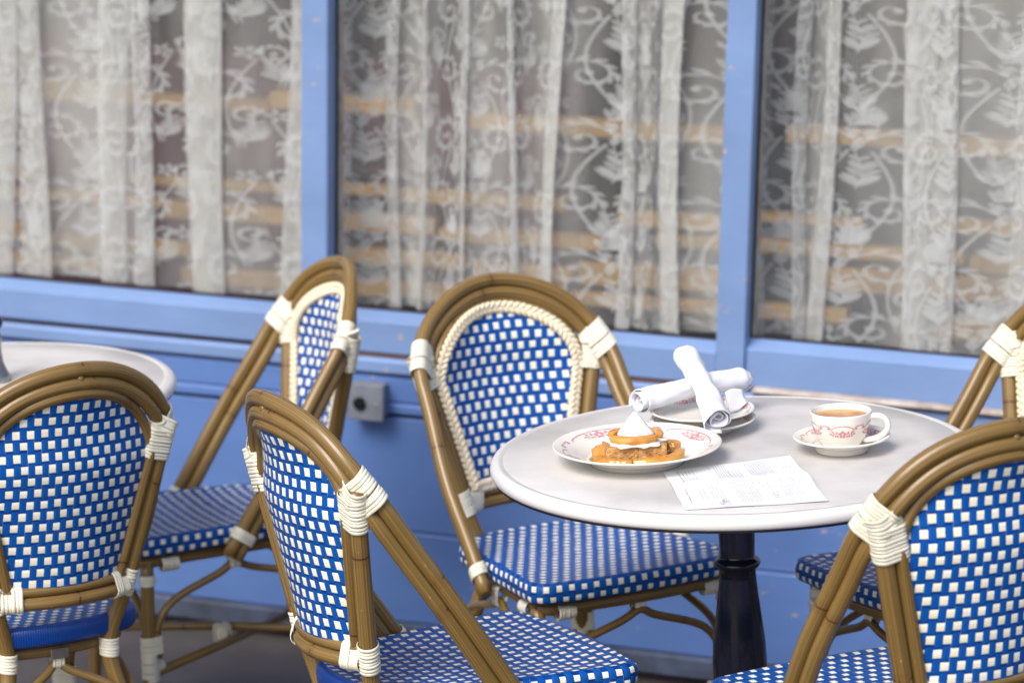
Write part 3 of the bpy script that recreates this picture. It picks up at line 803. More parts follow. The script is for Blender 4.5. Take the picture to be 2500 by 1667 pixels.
plate('wide dinner plate with pink floral rim holding the caramel dessert', None, on(TM1, -.150, -.042), .133, .031, .086, .072, 1.75, 4, .55)
STK = (-.038, .144)
plate('bread plate lying directly on the marble table, lower of the two crossed by napkins', 'bread plates stacked under the napkins', on(TM1, STK[0] + .001, STK[1] - .002),   .0855, .0225, .058, .046, 1.15, 4, .2)
plate('bread plate on top of the other one, right under the rolled napkins', 'bread plates stacked under the napkins', on(TM1, *STK, z=.7585), .0850, .0185, .058, .046, 1.15, 4, 0.35)
CUP = (.171, -.019)
plate('small pink-rimmed saucer under the coffee cup', None, on(TM1, CUP[0], CUP[1] - .004), .0765, .0265, .040, .038, 1.15, 4, .5)

# coffee cup
def cup():
    prof = [(.0001, .004), (.024, .004), (.0265, 0), (.029, 0), (.030, .002), (.033, .006), (.0395, .017), (.0440, .029), (.0463, .041), (.0478, .051), (.0487, .0545), (.0482, .0562), (.0465, .0562), (.0452, .0545), (.0440, .048), (.0425, .036), (.037, .02), (.028, .009), (.0001, .008)]
    mb = MB(); lathe(mb, prof, 80)
    m = on(TM1, *CUP, z=.7485); o = mb.build('coffee_cup', M['china']); o.matrix_world = m
    tag(o, 'white china cup of milky coffee with pink flowers and round handle', 'cup')
    mb = MB(); pts = [(.0445, .046), (.054, .0492), (.066, .0475), (.0735, .039), (.0735, .029), (.066, .0195), (.054, .0130), (.042, .0105), (.036, .0105)]
    tube(mb, spline([V3((x, 0, z)) for x, z in pts], 6), .0047, 12, flat=1.2); h = mb.build('handle', M['china'], o); h.rotation_euler[2] = math.radians(-16)
    mb = MB(); lathe(mb, [(.0001, .0462), (.02, .0462), (.0425, .0463), (.0437, .0470)], 48); mb.build('coffee', M['coffee'], o)
    ext = prof[4:11]
    def rad(z):
        for (r0, z0), (r1, z1) in zip(ext, ext[1:]):
            if z0 <= z <= z1: return r0 + (r1 - r0) * (z - z0) / (z1 - z0)
        return ext[-1][0]
    def f(a, b):
        th = -PI / 2 + a / .0455; z = .031 + b; r = rad(z) + .0005; return (r * math.cos(th), r * math.sin(th), z)
    mb = MB()
    for i, off in enumerate((-.06, -.002, .056, .115)):
        d_cluster(mb, f, off, -.0035, 1.35); d_arc(mb, f, off, .0015, .0185, .0085, .0008)
        d_fan(mb, f, off + .0245, .006, 1.1); d_fan(mb, lambda x, y: f(2 * (off - .0245) - x, y), off - .0245, .006, 1.1)
    mb.build('flower_pattern', M['pink'], o)
cup()

# ------------------------------------------------------------------ napkin rolls
def napkin(label, A, B, r, seed, rB=1., twist=.0):
    rn = random.Random(seed); A, B = V3(A), V3(B); ax = (B - A); Ln = ax.length; t = ax.normalized()
    up = V3((0, 0, 1)); up = (up - t * up.dot(t)).normalized(); sd_ = t.cross(up)
    mb = MB(); nl, turns, na = 40, 3.35, 120
    ph = rn.random() * 6
    vs = []; uv = []
    for i in range(nl + 1):
        x = i / nl
        for k in range(na + 1):
            q = k / na; a = q * (turns + .22 * x) * 2 * PI + ph
            rad = r * (.10 + .90 * q ** .75)
            ends = 1 + .12 * math.exp(-x * 9) + (rB - 1) * math.exp(-(1 - x) * 6)
            waist = 1 - .15 * math.sin(PI * x) ** 2
            if x > .92: rad *= 1 - .45 * ((x - .92) / .08) ** 2
            rad *= ends * waist * (1 + .055 * math.sin(3 * a + 9 * x + ph) * (.4 + .6 * math.cos(x * 7 + ph) ** 2) + .03 * math.sin(2 * a - 21 * x) + .018 * math.sin(5 * a + 33 * x) + .05 * math.sin(a + 4 * x))
            dz = -.006 * math.cos(PI * (x - .5)) * 0 - .006 * (abs(2 * x - 1) ** 2)
            # ragged spiral end: inner turns slide out a little
            sl2 = .006 * math.sin(a * .5 + ph) * (1 if x > .5 else -1) * (abs(2 * x - 1) ** 6) - .010 * (1 - q) * (1 if x > .5 else -1) * (abs(2 * x - 1) ** 4)
            fz = .0030 * mnoise.noise(V3((x * 5 + seed, math.cos(a) * 1.3, math.sin(a) * 1.3))) + .0012 * mnoise.noise(V3((x * 16, math.cos(a) * 4, math.sin(a) * 4 + seed)))
            rad += fz * (.3 + .7 * q)
            vs.append(A + t * (Ln * x + sl2) + up * (math.sin(a) * rad * .84 + dz) + sd_ * math.cos(a) * rad); uv.append((x, q))
    fs = [(i * (na + 1) + k, i * (na + 1) + k + 1, (i + 1) * (na + 1) + k + 1, (i + 1) * (na + 1) + k) for i in range(nl) for k in range(na)]
    mb.add(vs, fs, [[uv[a] for a in f] for f in fs])
    o = mb.build('rolled_napkin', M['linen']); o.matrix_world = TM1
    sm = o.modifiers.new('thickness', 'SOLIDIFY'); sm.thickness = .0014
    tag(o, label, 'napkin', 'rolled linen napkins'); return o
napkin('white linen napkin roll lying flat across the plates, under the other', (-.143, .126, .799), (.046, .258, .803), .0222, 3, 1.06)
napkin('white linen napkin roll tilted up on top of the other one', (-.0165, .034, .7860), (-.0590, .252, .852), .0222, 11, 1.06)
# hanging flap of the lower napkin
def flap():
    mb = MB(); vs = []
    for j in range(9):
        for i in range(7):
            u, v = i / 6, j / 8
            vs.append((.0 + .030 * u + .006 * v, .150 - .012 * v + .022 * u, .8005 - .031 * v ** .8 * (1 - .25 * u) + .003 * math.sin(4 * u + 3 * v)))
    mb.add(vs, [(j * 7 + i, j * 7 + i + 1, (j + 1) * 7 + i + 1, (j + 1) * 7 + i) for j in range(8) for i in range(6)])
    return mb
napk = [o for o in bpy.data.objects if o.name.startswith('rolled_napkin')][0]
mb = MB(); tube(mb, [(-.038, .040, .789), (-.0382, .036, .770), (-.0375, .034, .752), (-.036, .033, .7412)], .0003, 5); mb.build('loose_thread', M['linen'], napk)
fo = flap().build('loose_corner', M['linen'], napk); sm = fo.modifiers.new('thickness', 'SOLIDIFY'); sm.thickness = .0012

# ------------------------------------------------------------------ folded sheet of print
def sheet():
    TL, TR, BR, BL = V3((-.1128, -.1149)), V3((.0881, -.047)), V3((.1232, -.3217)), V3((-.0889, -.3392))
    FL, FR = V3((-.1036, -.2079)), V3((.1054, -.1907))
    c = (TL + TR + BR + BL) / 4
    o_m = on(TM1, c.x, c.y, 0, .7404)
    def pos(u, v, lift=0.):
        """u along the fold (left to right), v 0 = far edge .. 1 = near edge"""
        if v < .5: a, b, t = TL.lerp(TR, u), FL.lerp(FR, u), v * 2
        else: a, b, t = FL.lerp(FR, u), BL.lerp(BR, u), v * 2 - 1
        p = a.lerp(b, t) - c
        z = .0008 + .0075 * math.exp(-((v - .5) / .16) ** 2) * (.55 + .45 * u) + .002 * math.sin(u * 5 + v * 3) ** 2 * abs(v - .5)
        return V3((p.x, p.y, z + lift))
    mb = MB(); nu, nv = 24, 32
    vs = [pos(i / nu, j / nv) for j in range(nv + 1) for i in range(nu + 1)]
    mb.add(vs, [(j * (nu + 1) + i, (j + 1) * (nu + 1) + i, (j + 1) * (nu + 1) + i + 1, j * (nu + 1) + i + 1) for j in range(nv) for i in range(nu)])
    o = mb.build('menu_leaflet', M['paper']); o.matrix_world = o_m
    tag(o, 'white folded leaflet of fine print lying flat by the dessert plate', 'leaflet')
    rn = random.Random(5); mg = MB(); md = mg
    def word(mbx, u, v0, v1, th):
        if v0 < .5 < v1: v1 = .492
        n = max(2, int((v1 - v0) / .02)); P = []
        for i in range(n + 1):
            v = v0 + (v1 - v0) * i / n; P.append(pos(u - th, v, .0005)); P.append(pos(u + th, v, .0005))
        mbx.add(P, [(2 * i, 2 * i + 1, 2 * i + 3, 2 * i + 2) for i in range(n)])
    def block(u0, u1, v0, v1, lines, mbx=mg, th=.0017, ragged=.25):
        for k in range(lines):
            u = u0 + (u1 - u0) * k / max(1, lines - 1); end = v0 + (v1 - v0) * (1 - ragged * rn.random()); v = v0
            while v < end - .01:
                w = .010 + .03 * rn.random(); word(mbx, u, v, min(end, v + w), th * (.75 + .5 * rn.random())); v += w + .007
    block(.075, .075, .62, .86, 1, md, .0032, 0); block(.10, .10, .05, .46, 1, md, .003, 0)
    block(.13, .21, .05, .45, 4); block(.17, .20, .60, .84, 2); block(.25, .32, .55, .88, 4)
    block(.34, .34, .05, .2, 1); block(.38, .46, .05, .40, 5); block(.47, .54, .18, .47, 4); block(.43, .57, .53, .95, 8)
    block(.62, .78, .04, .42, 9); block(.76, .88, .53, .86, 7); block(.90, .92, .60, .68, 2); block(.88, .93, .2, .27, 3)
    # two little line drawings
    def sketch(u0, v0, n, s):
        for _ in range(n):
            a = rn.random() * 6; u, v = u0 + rn.gauss(0, s * .5), v0 + rn.gauss(0, s); P = []
            for i in range(8):
                P.append((u, v)); a += rn.gauss(0, .7); u += .006 * math.cos(a); v += .010 * math.sin(a)
            vs = []
            for (u, v) in P: v = min(.985, max(.505, v)); vs.append(pos(u - .0008, v, .0005)); vs.append(pos(u + .0008, v + .002, .0005))
            mg.add(vs, [(2 * i, 2 * i + 1, 2 * i + 3, 2 * i + 2) for i in range(7)])
    sketch(.64, .62, 14, .05); sketch(.68, .84, 14, .05); sketch(.30, .90, 24, .035)
    mg.build('lettering', M['ink'], o)
sheet()

# ------------------------------------------------------------------ dessert
def dessert():
    DM = on(TM1, -.150, -.042, 0, .7460)
    e = empty('caramel_dessert', 'toasted bread pudding with caramel apples and a white cream peak', 'dessert', DM); e.scale = (1, 1, .73)
    rn = random.Random(21)
    mb = MB(); lathe(mb, [(.0001, .0075), (.03, .0075), (.055, .0070), (.063, .0046), (.0665, .0008)], 60, (-.004, -.006), jit=lambda a, i, z: 1 + .08 * math.sin(2 * a + 1) + .05 * math.sin(5 * a)); mb.build('caramel_sauce', M['sauce'], e)
    mb = MB(); n = 9
    # rough-sided block made of a displaced lattice
    def blk(mb, cx, cy, z0, w, d, h, rot, rough):
        cr, sr_ = math.cos(rot), math.sin(rot); K = 12; vs = []; fs = []
        def P(x, y, z):
            q = rough * (math.sin(31 * x * 10 + 17 * z * 12) + math.sin(23 * y * 11 - 29 * z * 9 + 1) + rn.uniform(-.8, .8))
            L = math.hypot(x / w, y / d) + 1e-6; x2, y2 = x * (1 + q / w), y * (1 + q / d)
            return (cx + x2 * cr - y2 * sr_, cy + x2 * sr_ + y2 * cr, z0 + z + rough * .5 * rn.uniform(-1, 1) * (1 if z > h * .9 else .2))
        ring = [(-w / 2 + w * i / K, -d / 2) for i in range(K)] + [(w / 2, -d / 2 + d * i / K) for i in range(K)] + [(w / 2 - w * i / K, d / 2) for i in range(K)] + [(-w / 2, d / 2 - d * i / K) for i in range(K)]
        m = len(ring)
        lv = [(0, 1), (.15, 1.01), (.35, 1.0), (.55, 1.01), (.78, .99), (.93, .97), (1., .90), (1.02, .6), (1.0, .3), (1.01, .02)]
        for t, s in lv:
            for (x, y) in ring: vs.append(P(x * s, y * s, h * min(t, 1.02)))
        for j in range(len(lv) - 1):
            for i in range(m): fs.append((j * m + i, j * m + (i + 1) % m, (j + 1) * m + (i + 1) % m, (j + 1) * m + i))
        mb.add(vs, fs)
    blk(mb, -.026, -.012, .006, .050, .056, .034, .10, .0012); mb.build('pudding_half', M['bread'], e)
    mb = MB(); blk(mb, .023, -.010, .006, .047, .056, .033, -.06, .0012); mb.build('pudding_half', M['bread'], e)
    mb = MB(); lathe(mb, [(.044, .0385), (.046, .0405), (.044, .0425), (.036, .045), (.0001, .046)], 48, (-.002, -.010), jit=lambda a, i, z: (1 + .09 * math.sin(5 * a) + .08 * math.sin(9 * a + 1) + .05 * math.sin(14 * a)) * (.86 + .14 * abs(math.cos(a)))); mb.build('cream_layer', M['cream'], e)
    def wedge(c, a0, a1, rad, w, z, tilt=0., n=18, flat=.62):
        mb = MB(); P = []; rr = []
        for i in range(n + 1):
            t = i / n; a = a0 + (a1 - a0) * t; P.append(V3((c[0] + rad * math.cos(a), c[1] + rad * .8 * math.sin(a), z + tilt * (t - .5)))); rr.append(w * (.45 + .55 * math.sin(PI * t) ** .5))
        T_, N_ = frames(P); vs = []; sec = [(-1.1, -.75), (1.0, -.8), (1.12, -.1), (.85, .62), (-.35, .95), (-1.15, .5)]
        for i, p in enumerate(P):
            out = V3((math.cos(a0 + (a1 - a0) * i / n), math.sin(a0 + (a1 - a0) * i / n), 0))
            for (q, h) in sec: vs.append(p + out * q * rr[i] * (.85 + .06 * math.sin(i * 1.7)) + V3((0, 0, h * rr[i] * 1.05)))
        m = len(sec)
        for k in range(m):
            st = [vs[i * m + kk] for i in range(n + 1) for kk in (k, (k + 1) % m)]
            mb.add(st, [(2 * i, 2 * i + 1, 2 * i + 3, 2 * i + 2) for i in range(n)])
        fs = [tuple(range(m - 1, -1, -1)), tuple(range(m, 2 * m))]; vs = vs[:m] + vs[n * m:]
        mb.add(vs, fs); return mb.build('apple_slice', M['apple'], e)
    # ring of slices under the peak
    wedge((-.003, -.008), math.radians(188), math.radians(338), .036, .0088, .0520, .001)
    wedge((.000, -.004), math.radians(-14), math.radians(62), .035, .0088, .0530, .002)
    wedge((-.006, -.002), math.radians(75), math.radians(180), .034, .0082, .0535, -.001)
    # slices in the sauce
    def slice_(pts, w):
        mb = MB(); P = spline([V3(p) for p in pts], 6); n = len(P) - 1; T_, N_ = frames(P); sec = [(-1.0, -.8), (1.0, -.8), (1.15, 0), (.8, .7), (-.3, .95), (-1.1, .5)]; m = len(sec); vs = []
        for i, p in enumerate(P):
            out = V3((T_[i].y, -T_[i].x, 0)).normalized(); r = w * (.55 + .45 * math.sin(PI * i / n) ** .5) * (1 + .06 * math.sin(i * 1.7))
            vs += [p + out * q * r + V3((0, 0, h * r)) for q, h in sec]
        for k in range(m):
            st = [vs[i * m + kk] for i in range(n + 1) for kk in (k, (k + 1) % m)]; mb.add(st, [(2 * i, 2 * i + 1, 2 * i + 3, 2 * i + 2) for i in range(n)])
        mb.add(vs[:m] + vs[n * m:], [tuple(range(m - 1, -1, -1)), tuple(range(m, 2 * m))]); mb.build('apple_slice', M['apple'], e)
    slice_([(-.064, -.026, .010), (-.050, -.044, .010), (-.030, -.053, .010), (-.010, -.056, .011)], .0078)
    slice_([(-.008, -.058, .012), (.018, -.058, .012), (.044, -.049, .012), (.062, -.030, .014), (.067, -.010, .018)], .0088)
    slice_([(-.058, -.022, .012), (-.056, -.004, .018), (-.046, .010, .024)], .0130)
    slice_([(.046, .010, .020), (.056, .016, .020), (.064, .010, .018)], .0125)
    slice_([(-.030, .030, .014), (0, .036, .016), (.03, .030, .014)], .0095)
    # piped peak with soft ridges
    mb = MB(); prof = [(.0275, .0535), (.0285, .0565), (.0270, .0605), (.0235, .0665), (.0190, .0730), (.0158, .0800), (.0122, .0870), (.0087, .0935), (.0056, .0990), (.0030, .1030), (.0003, .1050)]
    lathe(mb, prof, 72, (0, 0), jit=lambda a, i, z: 1 + (.055 + .008 * i) * abs(math.sin(5.5 * a + z * 55)) - .04 + .035 * math.sin(3 * a + z * 40))
    mb.v = [(x - .002 + .15 * (z - .05) * .06, y - .008, z) for x, y, z in mb.v]; mb.build('cream_peak', M['cream'], e)
dessert()

# ------------------------------------------------------------------ pepper mill on the far table
def mill():
    mb = MB(); lathe(mb, [(.0001, 0), (.026, 0), (.027, .004), (.026, .012), (.0215, .02), (.0165, .034), (.0145, .052), (.0148, .068), (.0168, .078), (.0172, .082), (.0145, .085)], 32)
    o = mb.build('pepper_mill', M['pewter']); o.matrix_world = on(TM2, .060, .044); tag(o, 'waisted grey metal pepper mill with dark knob at the left edge', 'pepper mill')
    mb = MB(); lathe(mb, [(.0145, .085), (.0125, .089), (.0135, .093), (.019, .1), (.0205, .108), (.018, .116), (.011, .122), (.0001, .124)], 32); mb.build('knob', M['iron'], o)
mill()

# ------------------------------------------------------------------ cafe front
def facade():
    e = empty('shopfront', 'blue painted wooden cafe front with three lace-curtained windows', 'shopfront', WM)
    X0, X1 = -2.6, 2.4
    def bx(name, x0, x1, y0, y1, z0, z1, m, bev=.002):
        mb = MB(); box(mb, x0, x1, y0, y1, z0, z1, bev); return mb.build(name, M[m], e)
    # window posts: face, edges
    posts = [(-.4590, -.4015), (.4268, .4858)]
    GZ = .520; TOPZ = 2.05
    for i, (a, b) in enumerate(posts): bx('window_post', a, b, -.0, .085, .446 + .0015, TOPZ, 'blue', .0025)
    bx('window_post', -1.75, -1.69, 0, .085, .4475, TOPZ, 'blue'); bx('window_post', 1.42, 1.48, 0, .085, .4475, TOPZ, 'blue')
    # bottom rails of each sash, between the posts, slightly behind the post face
    spans = [(-1.69, posts[0][0]), (posts[0][1], posts[1][0]), (posts[1][1], 1.42)]
    tops = [.524, .527, .539]
    for i, (a, b) in enumerate(spans):
        dy = (0.004, .004, .010)[i]
        mb = MB(); box(mb, a, b, dy, .075, .4475, tops[i] - .012, .002)
        # sloped glazing fillet up to the pane
        vs = [(a, dy + .004, tops[i] - .012), (b, dy + .004, tops[i] - .012), (b, .052, tops[i] + .001), (a, .052, tops[i] + .001), (b, .07, tops[i] - .012), (a, .07, tops[i] - .012)]
        mb.add(vs, [(0, 1, 2, 3), (3, 2, 4, 5), (0, 3, 5), (1, 4, 2)], None, False); mb.build('sash_rail', M['blue'], e)
        bx('top_rail', a, b, .004, .075, TOPZ - .11, TOPZ - .002, 'blue')
        # dark bedding seal round the pane
        mb = MB(); box(mb, a, b, .049, .0535, tops[i] + .0012, tops[i] + .0052); box(mb, a, a + .004, .049, .0535, tops[i] + .0053, TOPZ - .112); box(mb, b - .004, b, .049, .0535, tops[i] + .0053, TOPZ - .112); seal = mb.build('glazing_seal', M['gap'], e)
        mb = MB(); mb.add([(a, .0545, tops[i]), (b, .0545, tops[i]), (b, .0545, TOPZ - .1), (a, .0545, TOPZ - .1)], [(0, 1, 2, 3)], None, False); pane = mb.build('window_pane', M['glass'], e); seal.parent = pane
    # tan strip beside the panes (inner stop)
    for (a, b) in posts: bx('inner_stop', b, b + .006, .062, .085, .53, TOPZ - .115, 'bead', .001)
    # sill: shadow gap, moulded board, second board, boarding
    bx('shadow_gap', X0, X1, .010, .06, .4385, .4465, 'gap', 0)
    bx('wood_edge', -.35, .43, .0065, .0095, .4395, .4445, 'wood_edge', 0)
    bx('sill_board', X0, X1, -.006, .06, .404, .4375, 'blue', .006)
    bx('shadow_gap', X0, X1, .014, .06, .3985, .4035, 'gap', 0)
    bx('bead_moulding', .505, X1, -.020, .0085, .4400, .4535, 'bead', .006)
    bx('apron_board', X0, X1, .004, .06, .342, .398, 'blue_shaded', .004)
    bx('apron_lip', X0, X1, -.001, .06, .319, .3415, 'blue_shaded', .004)
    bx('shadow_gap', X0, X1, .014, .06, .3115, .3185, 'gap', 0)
    bx('wall_board', X0, X1, .006, .06, .0645, .311, 'blue_shaded', .003)
    bx('shadow_gap', X0, X1, .011, .06, .0615, .064, 'blue_shaded', 0)
    bx('wall_board', X0, X1, .006, .06, -.137, .061, 'blue_shaded', .003)
    bx('skirting', X0, X1, -.010, .06, -.183, -.1375, 'base', .004)
    bx('shadow_gap', X0, X1, .006, .06, -.35, -.1835, 'gap', 0)  # dark strip: the shade below the skirting is put into its colour
    bx('fascia', X0, X1, 0, .09, TOPZ + .001, 2.5, 'blue', .003)
    return e
facade()
def elec():
    o = empty('electrical_box', 'small grey weatherproof socket box screwed to the blue wall', 'socket box', WM @ Matrix.Translation((-.303, 0, .351)))
    mb = MB(); box(mb, -.036, .036, -.036, .0055, -.036, .036, .003); mb.build('box_body', M['grey_box'], o)
    mb = MB(); box(mb, -.039, .039, -.0405, -.0362, -.039, .039, .0018); mb.build('cover_plate', M['grey_box'], o)
    mb = MB(); lathe(mb, [(.013, 0), (.013, .006), (.011, .007), (.0001, .007)], 20); mb.v = [(x - .012, -.0407 - z, y - .002) for x, y, z in mb.v]; mb.build('socket_hole', M['hole'], o)
    mb = MB(); lathe(mb, [(.003, 0), (.003, .0015), (.0001, .002)], 10); mb.v = [(x + .024, -.0407 - z, y - .002) for x, y, z in mb.v]; mb.build('screw', M['steel'], o)
elec()

# ------------------------------------------------------------------ room behind the glass
def room():
    for nme, b, m in (('interior_wall', (-2.6, 2.4, 2.4, 2.45, -.3, 2.5), 'maroon'), ('interior_floor', (-2.6, 2.4, .0915, 2.4, -.32, -.3), 'dark'), ('interior_ceiling', (-2.6, 2.4, .0915, 2.4, 2.5, 2.53), 'dark'),
                      ('interior_wall_side', (-2.65, -2.601, .0615, 2.45, -.3, 2.5), 'maroon'), ('interior_wall_side', (2.401, 2.45, .0615, 2.45, -.3, 2.5), 'maroon'), ('interior_wall_dado', (-2.6, 2.4, .062, .0905, -.3, .50), 'maroon')):
        mb = MB(); box(mb, *b); o = mb.build(nme, M[m]); o.matrix_world = WM; struct(o)
    # slats added at a slight angle behind the curtains, for amber reflections in the glass
    e = empty('reflection_slats', 'warm level slats added behind the lace in place of window reflections', 'screen', WM @ Matrix.Translation((0, .80, .0)) @ Matrix.Rotation(math.radians(4), 4, 'Z'))
    rn = random.Random(4)
    for z, h in ((.785, .034), (.590, .026), (.530, .034), (.440, .040), (.375, .030)):
        x = -1.7
        while x < 1.6:
            l = rn.uniform(.22, .7); dz = rn.uniform(-.016, .016)
            mb = MB(); box(mb, x, min(1.62, x + l), -.012 + rn.uniform(-.02, .02), .012 + .02, z + dz, z + dz + h * rn.uniform(.7, 1.35), .003); mb.build('slat', M['slat'], e)
            x += l + rn.choice((.004, .01, .12, .2))
    for x in (-1.72, -.60, .47, 1.62):
        mb = MB(); box(mb, x - .018, x + .018, .013, .04, -.3, 1.05, .003); mb.build('upright', M['dark'], e)
room()
def inside():
    o = empty('reflection_bench', 'added maroon bench behind the left and middle curtains, in place of a reflected tone', 'bench', WM @ Matrix.Translation((-.95, 1.02, -.3)))  # invented bench; its maroon stands in for a tone reflected in the glass
    mb = MB(); box(mb, -.9, .80, 0, .14, 0, 1.16, .03); mb.build('backrest', M['plush'], o)
    mb = MB(); box(mb, -.9, .80, .1405, .62, 0, .50, .03); mb.build('seat', M['plush'], o)
    o = empty('reflection_cabinet', 'added slate grey cabinet behind the lace right of the maroon bench, in place of a reflected tone', 'reflection_cabinet', WM @ Matrix.Translation((.55, 1.05, -.3)))  # invented cabinet for the blue-grey reflected in the panes on the right
    mb = MB(); box(mb, -.55, 1.2, 0, .40, 0, 1.06, .01); mb.build('carcass', M['slate'], o)
    mb = MB(); box(mb, -.58, 1.23, -.03, .43, 1.0605, 1.09, .006); mb.build('top', M['dark'], o)
    for x in (-.5, .08, .66):
        mb = MB(); box(mb, x, x + .5, -.012, -.0005, .1, 1.0, .004); d = mb.build('door', M['slate'], o)
        mb = MB(); box(mb, x + .44, x + .46, -.03, -.0125, .5, .62, .003); mb.build('handle', M['pewter'], d)
inside()

# ------------------------------------------------------------------ lace
def lace_motif(rn):
    """one repeat as polygons in a tile W x H (metres)"""
    polys = []
    def rib(pts, w):
        n = len(pts)
        for i in range(n - 1):
            a, b = pts[i], pts[i + 1]; dx, dy = b[0] - a[0], b[1] - a[1]; l = math.hypot(dx, dy) or 1; nx, ny = -dy / l, dx / l
            wa, wb = w(i / (n - 1)), w((i + 1) / (n - 1))
            polys.append([(a[0] + nx * wa, a[1] + ny * wa), (b[0] + nx * wb, b[1] + ny * wb), (b[0] - nx * wb, b[1] - ny * wb), (a[0] - nx * wa, a[1] - ny * wa)])
    def leaf(x, y, a, L, w, bend=.5):
        n = 6; left = []; right = []; px, py, aa = x, y, a
        for i in range(n + 1):
            t = i / n; ww = w * math.sin(PI * min(1, t * .86 + .08)) ** .9 * (1 if t < .95 else .2)
            left.append((px - math.sin(aa) * ww, py + math.cos(aa) * ww)); right.append((px + math.sin(aa) * ww, py - math.cos(aa) * ww))
            px += math.cos(aa) * L / n; py += math.sin(aa) * L / n; aa += bend / n
        for i in range(n): polys.append([left[i], left[i + 1], right[i + 1], right[i]])
    def disc(x, y, r): polys.append([(x + r * math.cos(2 * PI * k / 9), y + r * math.sin(2 * PI * k / 9)) for k in range(9)])
    def spiral(cx, cy, r0, a0, turns, sgn, w0, leaves=True, lk=1.):
        pts = []
        for i in range(30):
            t = i / 29; r = r0 * (1 - t) ** .75 + .003; a = a0 + sgn * turns * 2 * PI * t; pts.append((cx + r * math.cos(a), cy + r * math.sin(a)))
        rib(pts, lambda t: w0 * (.45 + .75 * math.sin(PI * min(1, t * 1.1)))); disc(*pts[-1], w0 * 2.0)
        if leaves:
            for i in range(2, 20, 2):
                a = math.atan2(pts[i + 1][1] - pts[i][1], pts[i + 1][0] - pts[i][0]); L = .020 * lk * (1 - i / 34)
                leaf(*pts[i], a - sgn * .8, L, L * .17, sgn * 1.0)
        return pts
    def sprig(x, y, a, L, n, k=1.):
        pts = [(x + L * t / 12 * math.cos(a) + .006 * math.sin(t / 3) * math.sin(a), y + L * t / 12 * math.sin(a) - .006 * math.sin(t / 3) * math.cos(a)) for t in range(13)]
        rib(pts, lambda t: .0011)
        for i in range(n):
            p = pts[int(1 + i * 10 / n)]; l = .028 * k * (1 - .55 * i / n)
            leaf(*p, a + .6, l, l * .19, .5); leaf(*p, a - .6, l, l * .19, -.5)
        leaf(*pts[-1], a, .018 * k, .005 * k, 0)
    def flower(x, y, r):
        for k in range(5):
            a = 2 * PI * k / 5 + x * 40; leaf(x + r * .2 * math.cos(a), y + r * .2 * math.sin(a), a, r, r * .30, 0)
    def stem(p, q, bow, w=.0013):
        pts = []
        for i in range(15):
            t = i / 14; pts.append((p[0] + (q[0] - p[0]) * t + bow * math.sin(PI * t), p[1] + (q[1] - p[1]) * t))
        rib(pts, lambda t: w)
    cx = .085
    for s in (1, -1):
        X = lambda v: cx + s * v
        spiral(X(.040), .205, .036, PI if s > 0 else 0, 1.35, -s, .0030, True, 1.35)
        spiral(X(.036), .075, .029, (0 if s > 0 else PI), 1.30, s, .0026, True, 1.15)
        spiral(X(.070), .145, .016, (0 if s > 0 else PI), 1.1, s, .0022, True, .6)
        stem((X(.006), .005), (X(.012), .20), s * .030, .0024); stem((X(.062), .075), (X(.080), .27), -s * .022, .0018)
        sprig(X(.066), .085, PI / 2 - s * .25, .060, 5, .95); sprig(X(.016), .248, PI / 2 + s * .45, .055, 5, .9)
        flower(X(.070), .012, .0135)
    sprig(cx, .118, PI / 2, .080, 6, 1.15); sprig(cx, -.004, PI / 2, .065, 5, 1.0); flower(cx, .232, .015)
    return [[(a * .95, b * .98) for a, b in p] for p in polys], .170 * .95, .280 * .98
LP, LW, LH = lace_motif(random.Random(2))
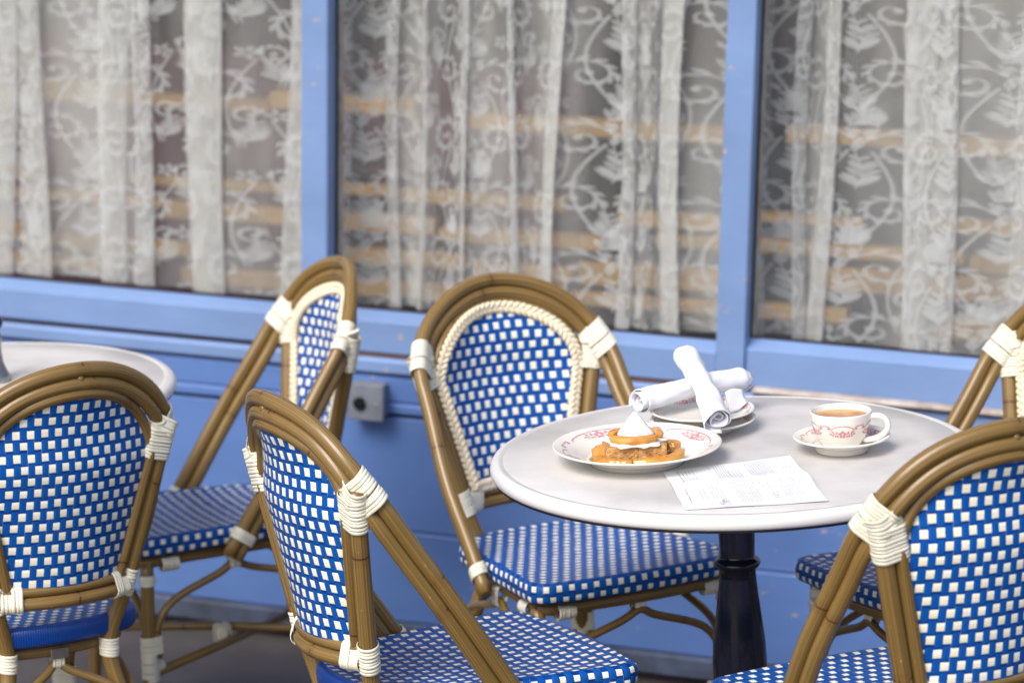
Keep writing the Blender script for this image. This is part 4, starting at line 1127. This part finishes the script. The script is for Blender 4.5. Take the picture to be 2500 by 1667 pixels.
def curtain(label, s0, s1, z0, z1, seed, folds, zoff, gap_left=False):
    rn = random.Random(seed)
    depth = .150
    # cloth coordinate c maps to wall coordinate with S-shaped folds
    span = s1 - s0
    fl = []; c = 0.
    Ltot = span * 1.9
    while c < Ltot:
        l = rn.uniform(.11, .34); fl.append((c, l, rn.choice((.04, .22, .30, .38, .44)), rn.uniform(.012, .036), rn.uniform(.75, 1.25))); c += l
    tot = c
    tab = []; x = 0.
    NS = 30
    raw = []
    for (c0, l, a, dpt, adv) in fl:
        for k in range(NS):
            t = k / NS; raw.append((c0 + l * t, x + l * .70 * adv * (t) - a * l * math.sin(2 * PI * t), dpt * (1 - math.cos(2 * PI * t)) * .5))
        x += l * .70 * adv
    sc_ = span / x
    def fold(c, h):
        i = max(0., min(len(raw) - 1.001, (c / tot) * len(raw)))
        # folds have unequal lengths: walk by cloth length
        lo, hi = 0, len(raw) - 1
        while hi - lo > 1:
            m = (lo + hi) // 2
            if raw[m][0] <= c: lo = m
            else: hi = m
        t = min(1., max(0., (c - raw[lo][0]) / max(1e-6, raw[hi][0] - raw[lo][0])))
        X = raw[lo][1] + (raw[hi][1] - raw[lo][1]) * t; D = raw[lo][2] + (raw[hi][2] - raw[lo][2]) * t
        hang = (z1 - h)
        X = X * sc_ + .010 * math.sin(2.1 * h + c * 9 + seed) + .006 * math.sin(5 * h - 14 * c + seed)
        return V3((s0 + X, depth + D + .008 * math.sin(1.3 * h + c * 5), h))
    e = empty('lace_curtain', label, 'curtain', WM, 'lace curtains')
    mb = MB(); nc, nh = int(tot / .0055), 22; vs = []
    for j in range(nh + 1):
        for i in range(nc + 1): vs.append(fold(tot * i / nc, z0 + (z1 - z0) * j / nh))
    fs = [(j * (nc + 1) + i, j * (nc + 1) + i + 1, (j + 1) * (nc + 1) + i + 1, (j + 1) * (nc + 1) + i) for j in range(nh) for i in range(nc)]
    mb.add(vs, fs, [[((k % (nc + 1)) * tot / nc, (k // (nc + 1)) / nh) for k in f] for f in fs]); mb.build('sheer_net', M['sheer'], e)
    mb = MB()
    SW, SH = LW * 1.02, LH * .97; cols = int(tot / SW) + 1; rows = int((z1 - z0) / SH) + 2
    for ci in range(cols):
        for ri in range(-1, rows):
            oz = z0 + zoff + ri * SH + (SH / 2 if ci % 2 else 0); oc = ci * SW
            if oz > z1 or oz + LH < z0 - .02: continue
            ja, jx, jz = rn.uniform(-.07, .07), rn.uniform(-.008, .008), rn.uniform(-.012, .012); cj, sj = math.cos(ja), math.sin(ja)
            for p in LP:
                q = [(oc + jx + .08 + (a - .08) * cj - (b - .137) * sj, oz + jz + .137 + (a - .08) * sj + (b - .137) * cj) for a, b in p]
                if min(b for _, b in q) < z0 or max(b for _, b in q) > min(z1, 1.62) or min(a for a, _ in q) < 0 or max(a for a, _ in q) > tot: continue
                vv = [fold(a, b) + V3((0, -.0016, 0)) for a, b in q]; mb.add(vv, [tuple(range(len(vv)))], None, True)
    mb.build('lace_pattern', M['lace'], e)
    mb = MB(); tube(mb, [(s0 - .03, depth + .01, z1 + .004), (s1 + .03, depth + .01, z1 + .004)], .007, 8); mb.build('curtain_rod', M['dark'], e)
curtain('cream lace curtain in the window left of the first blue post', -1.67, -.455, .505, 1.93, 3, 10, -.02)
curtain('cream lace curtain in the middle window, between the two blue posts', -.397, .425, .505, 1.93, 8, 8, -.09)
curtain('cream lace curtain in the window right of the second blue post', .492, 1.40, .515, 1.93, 14, 9, -.05)
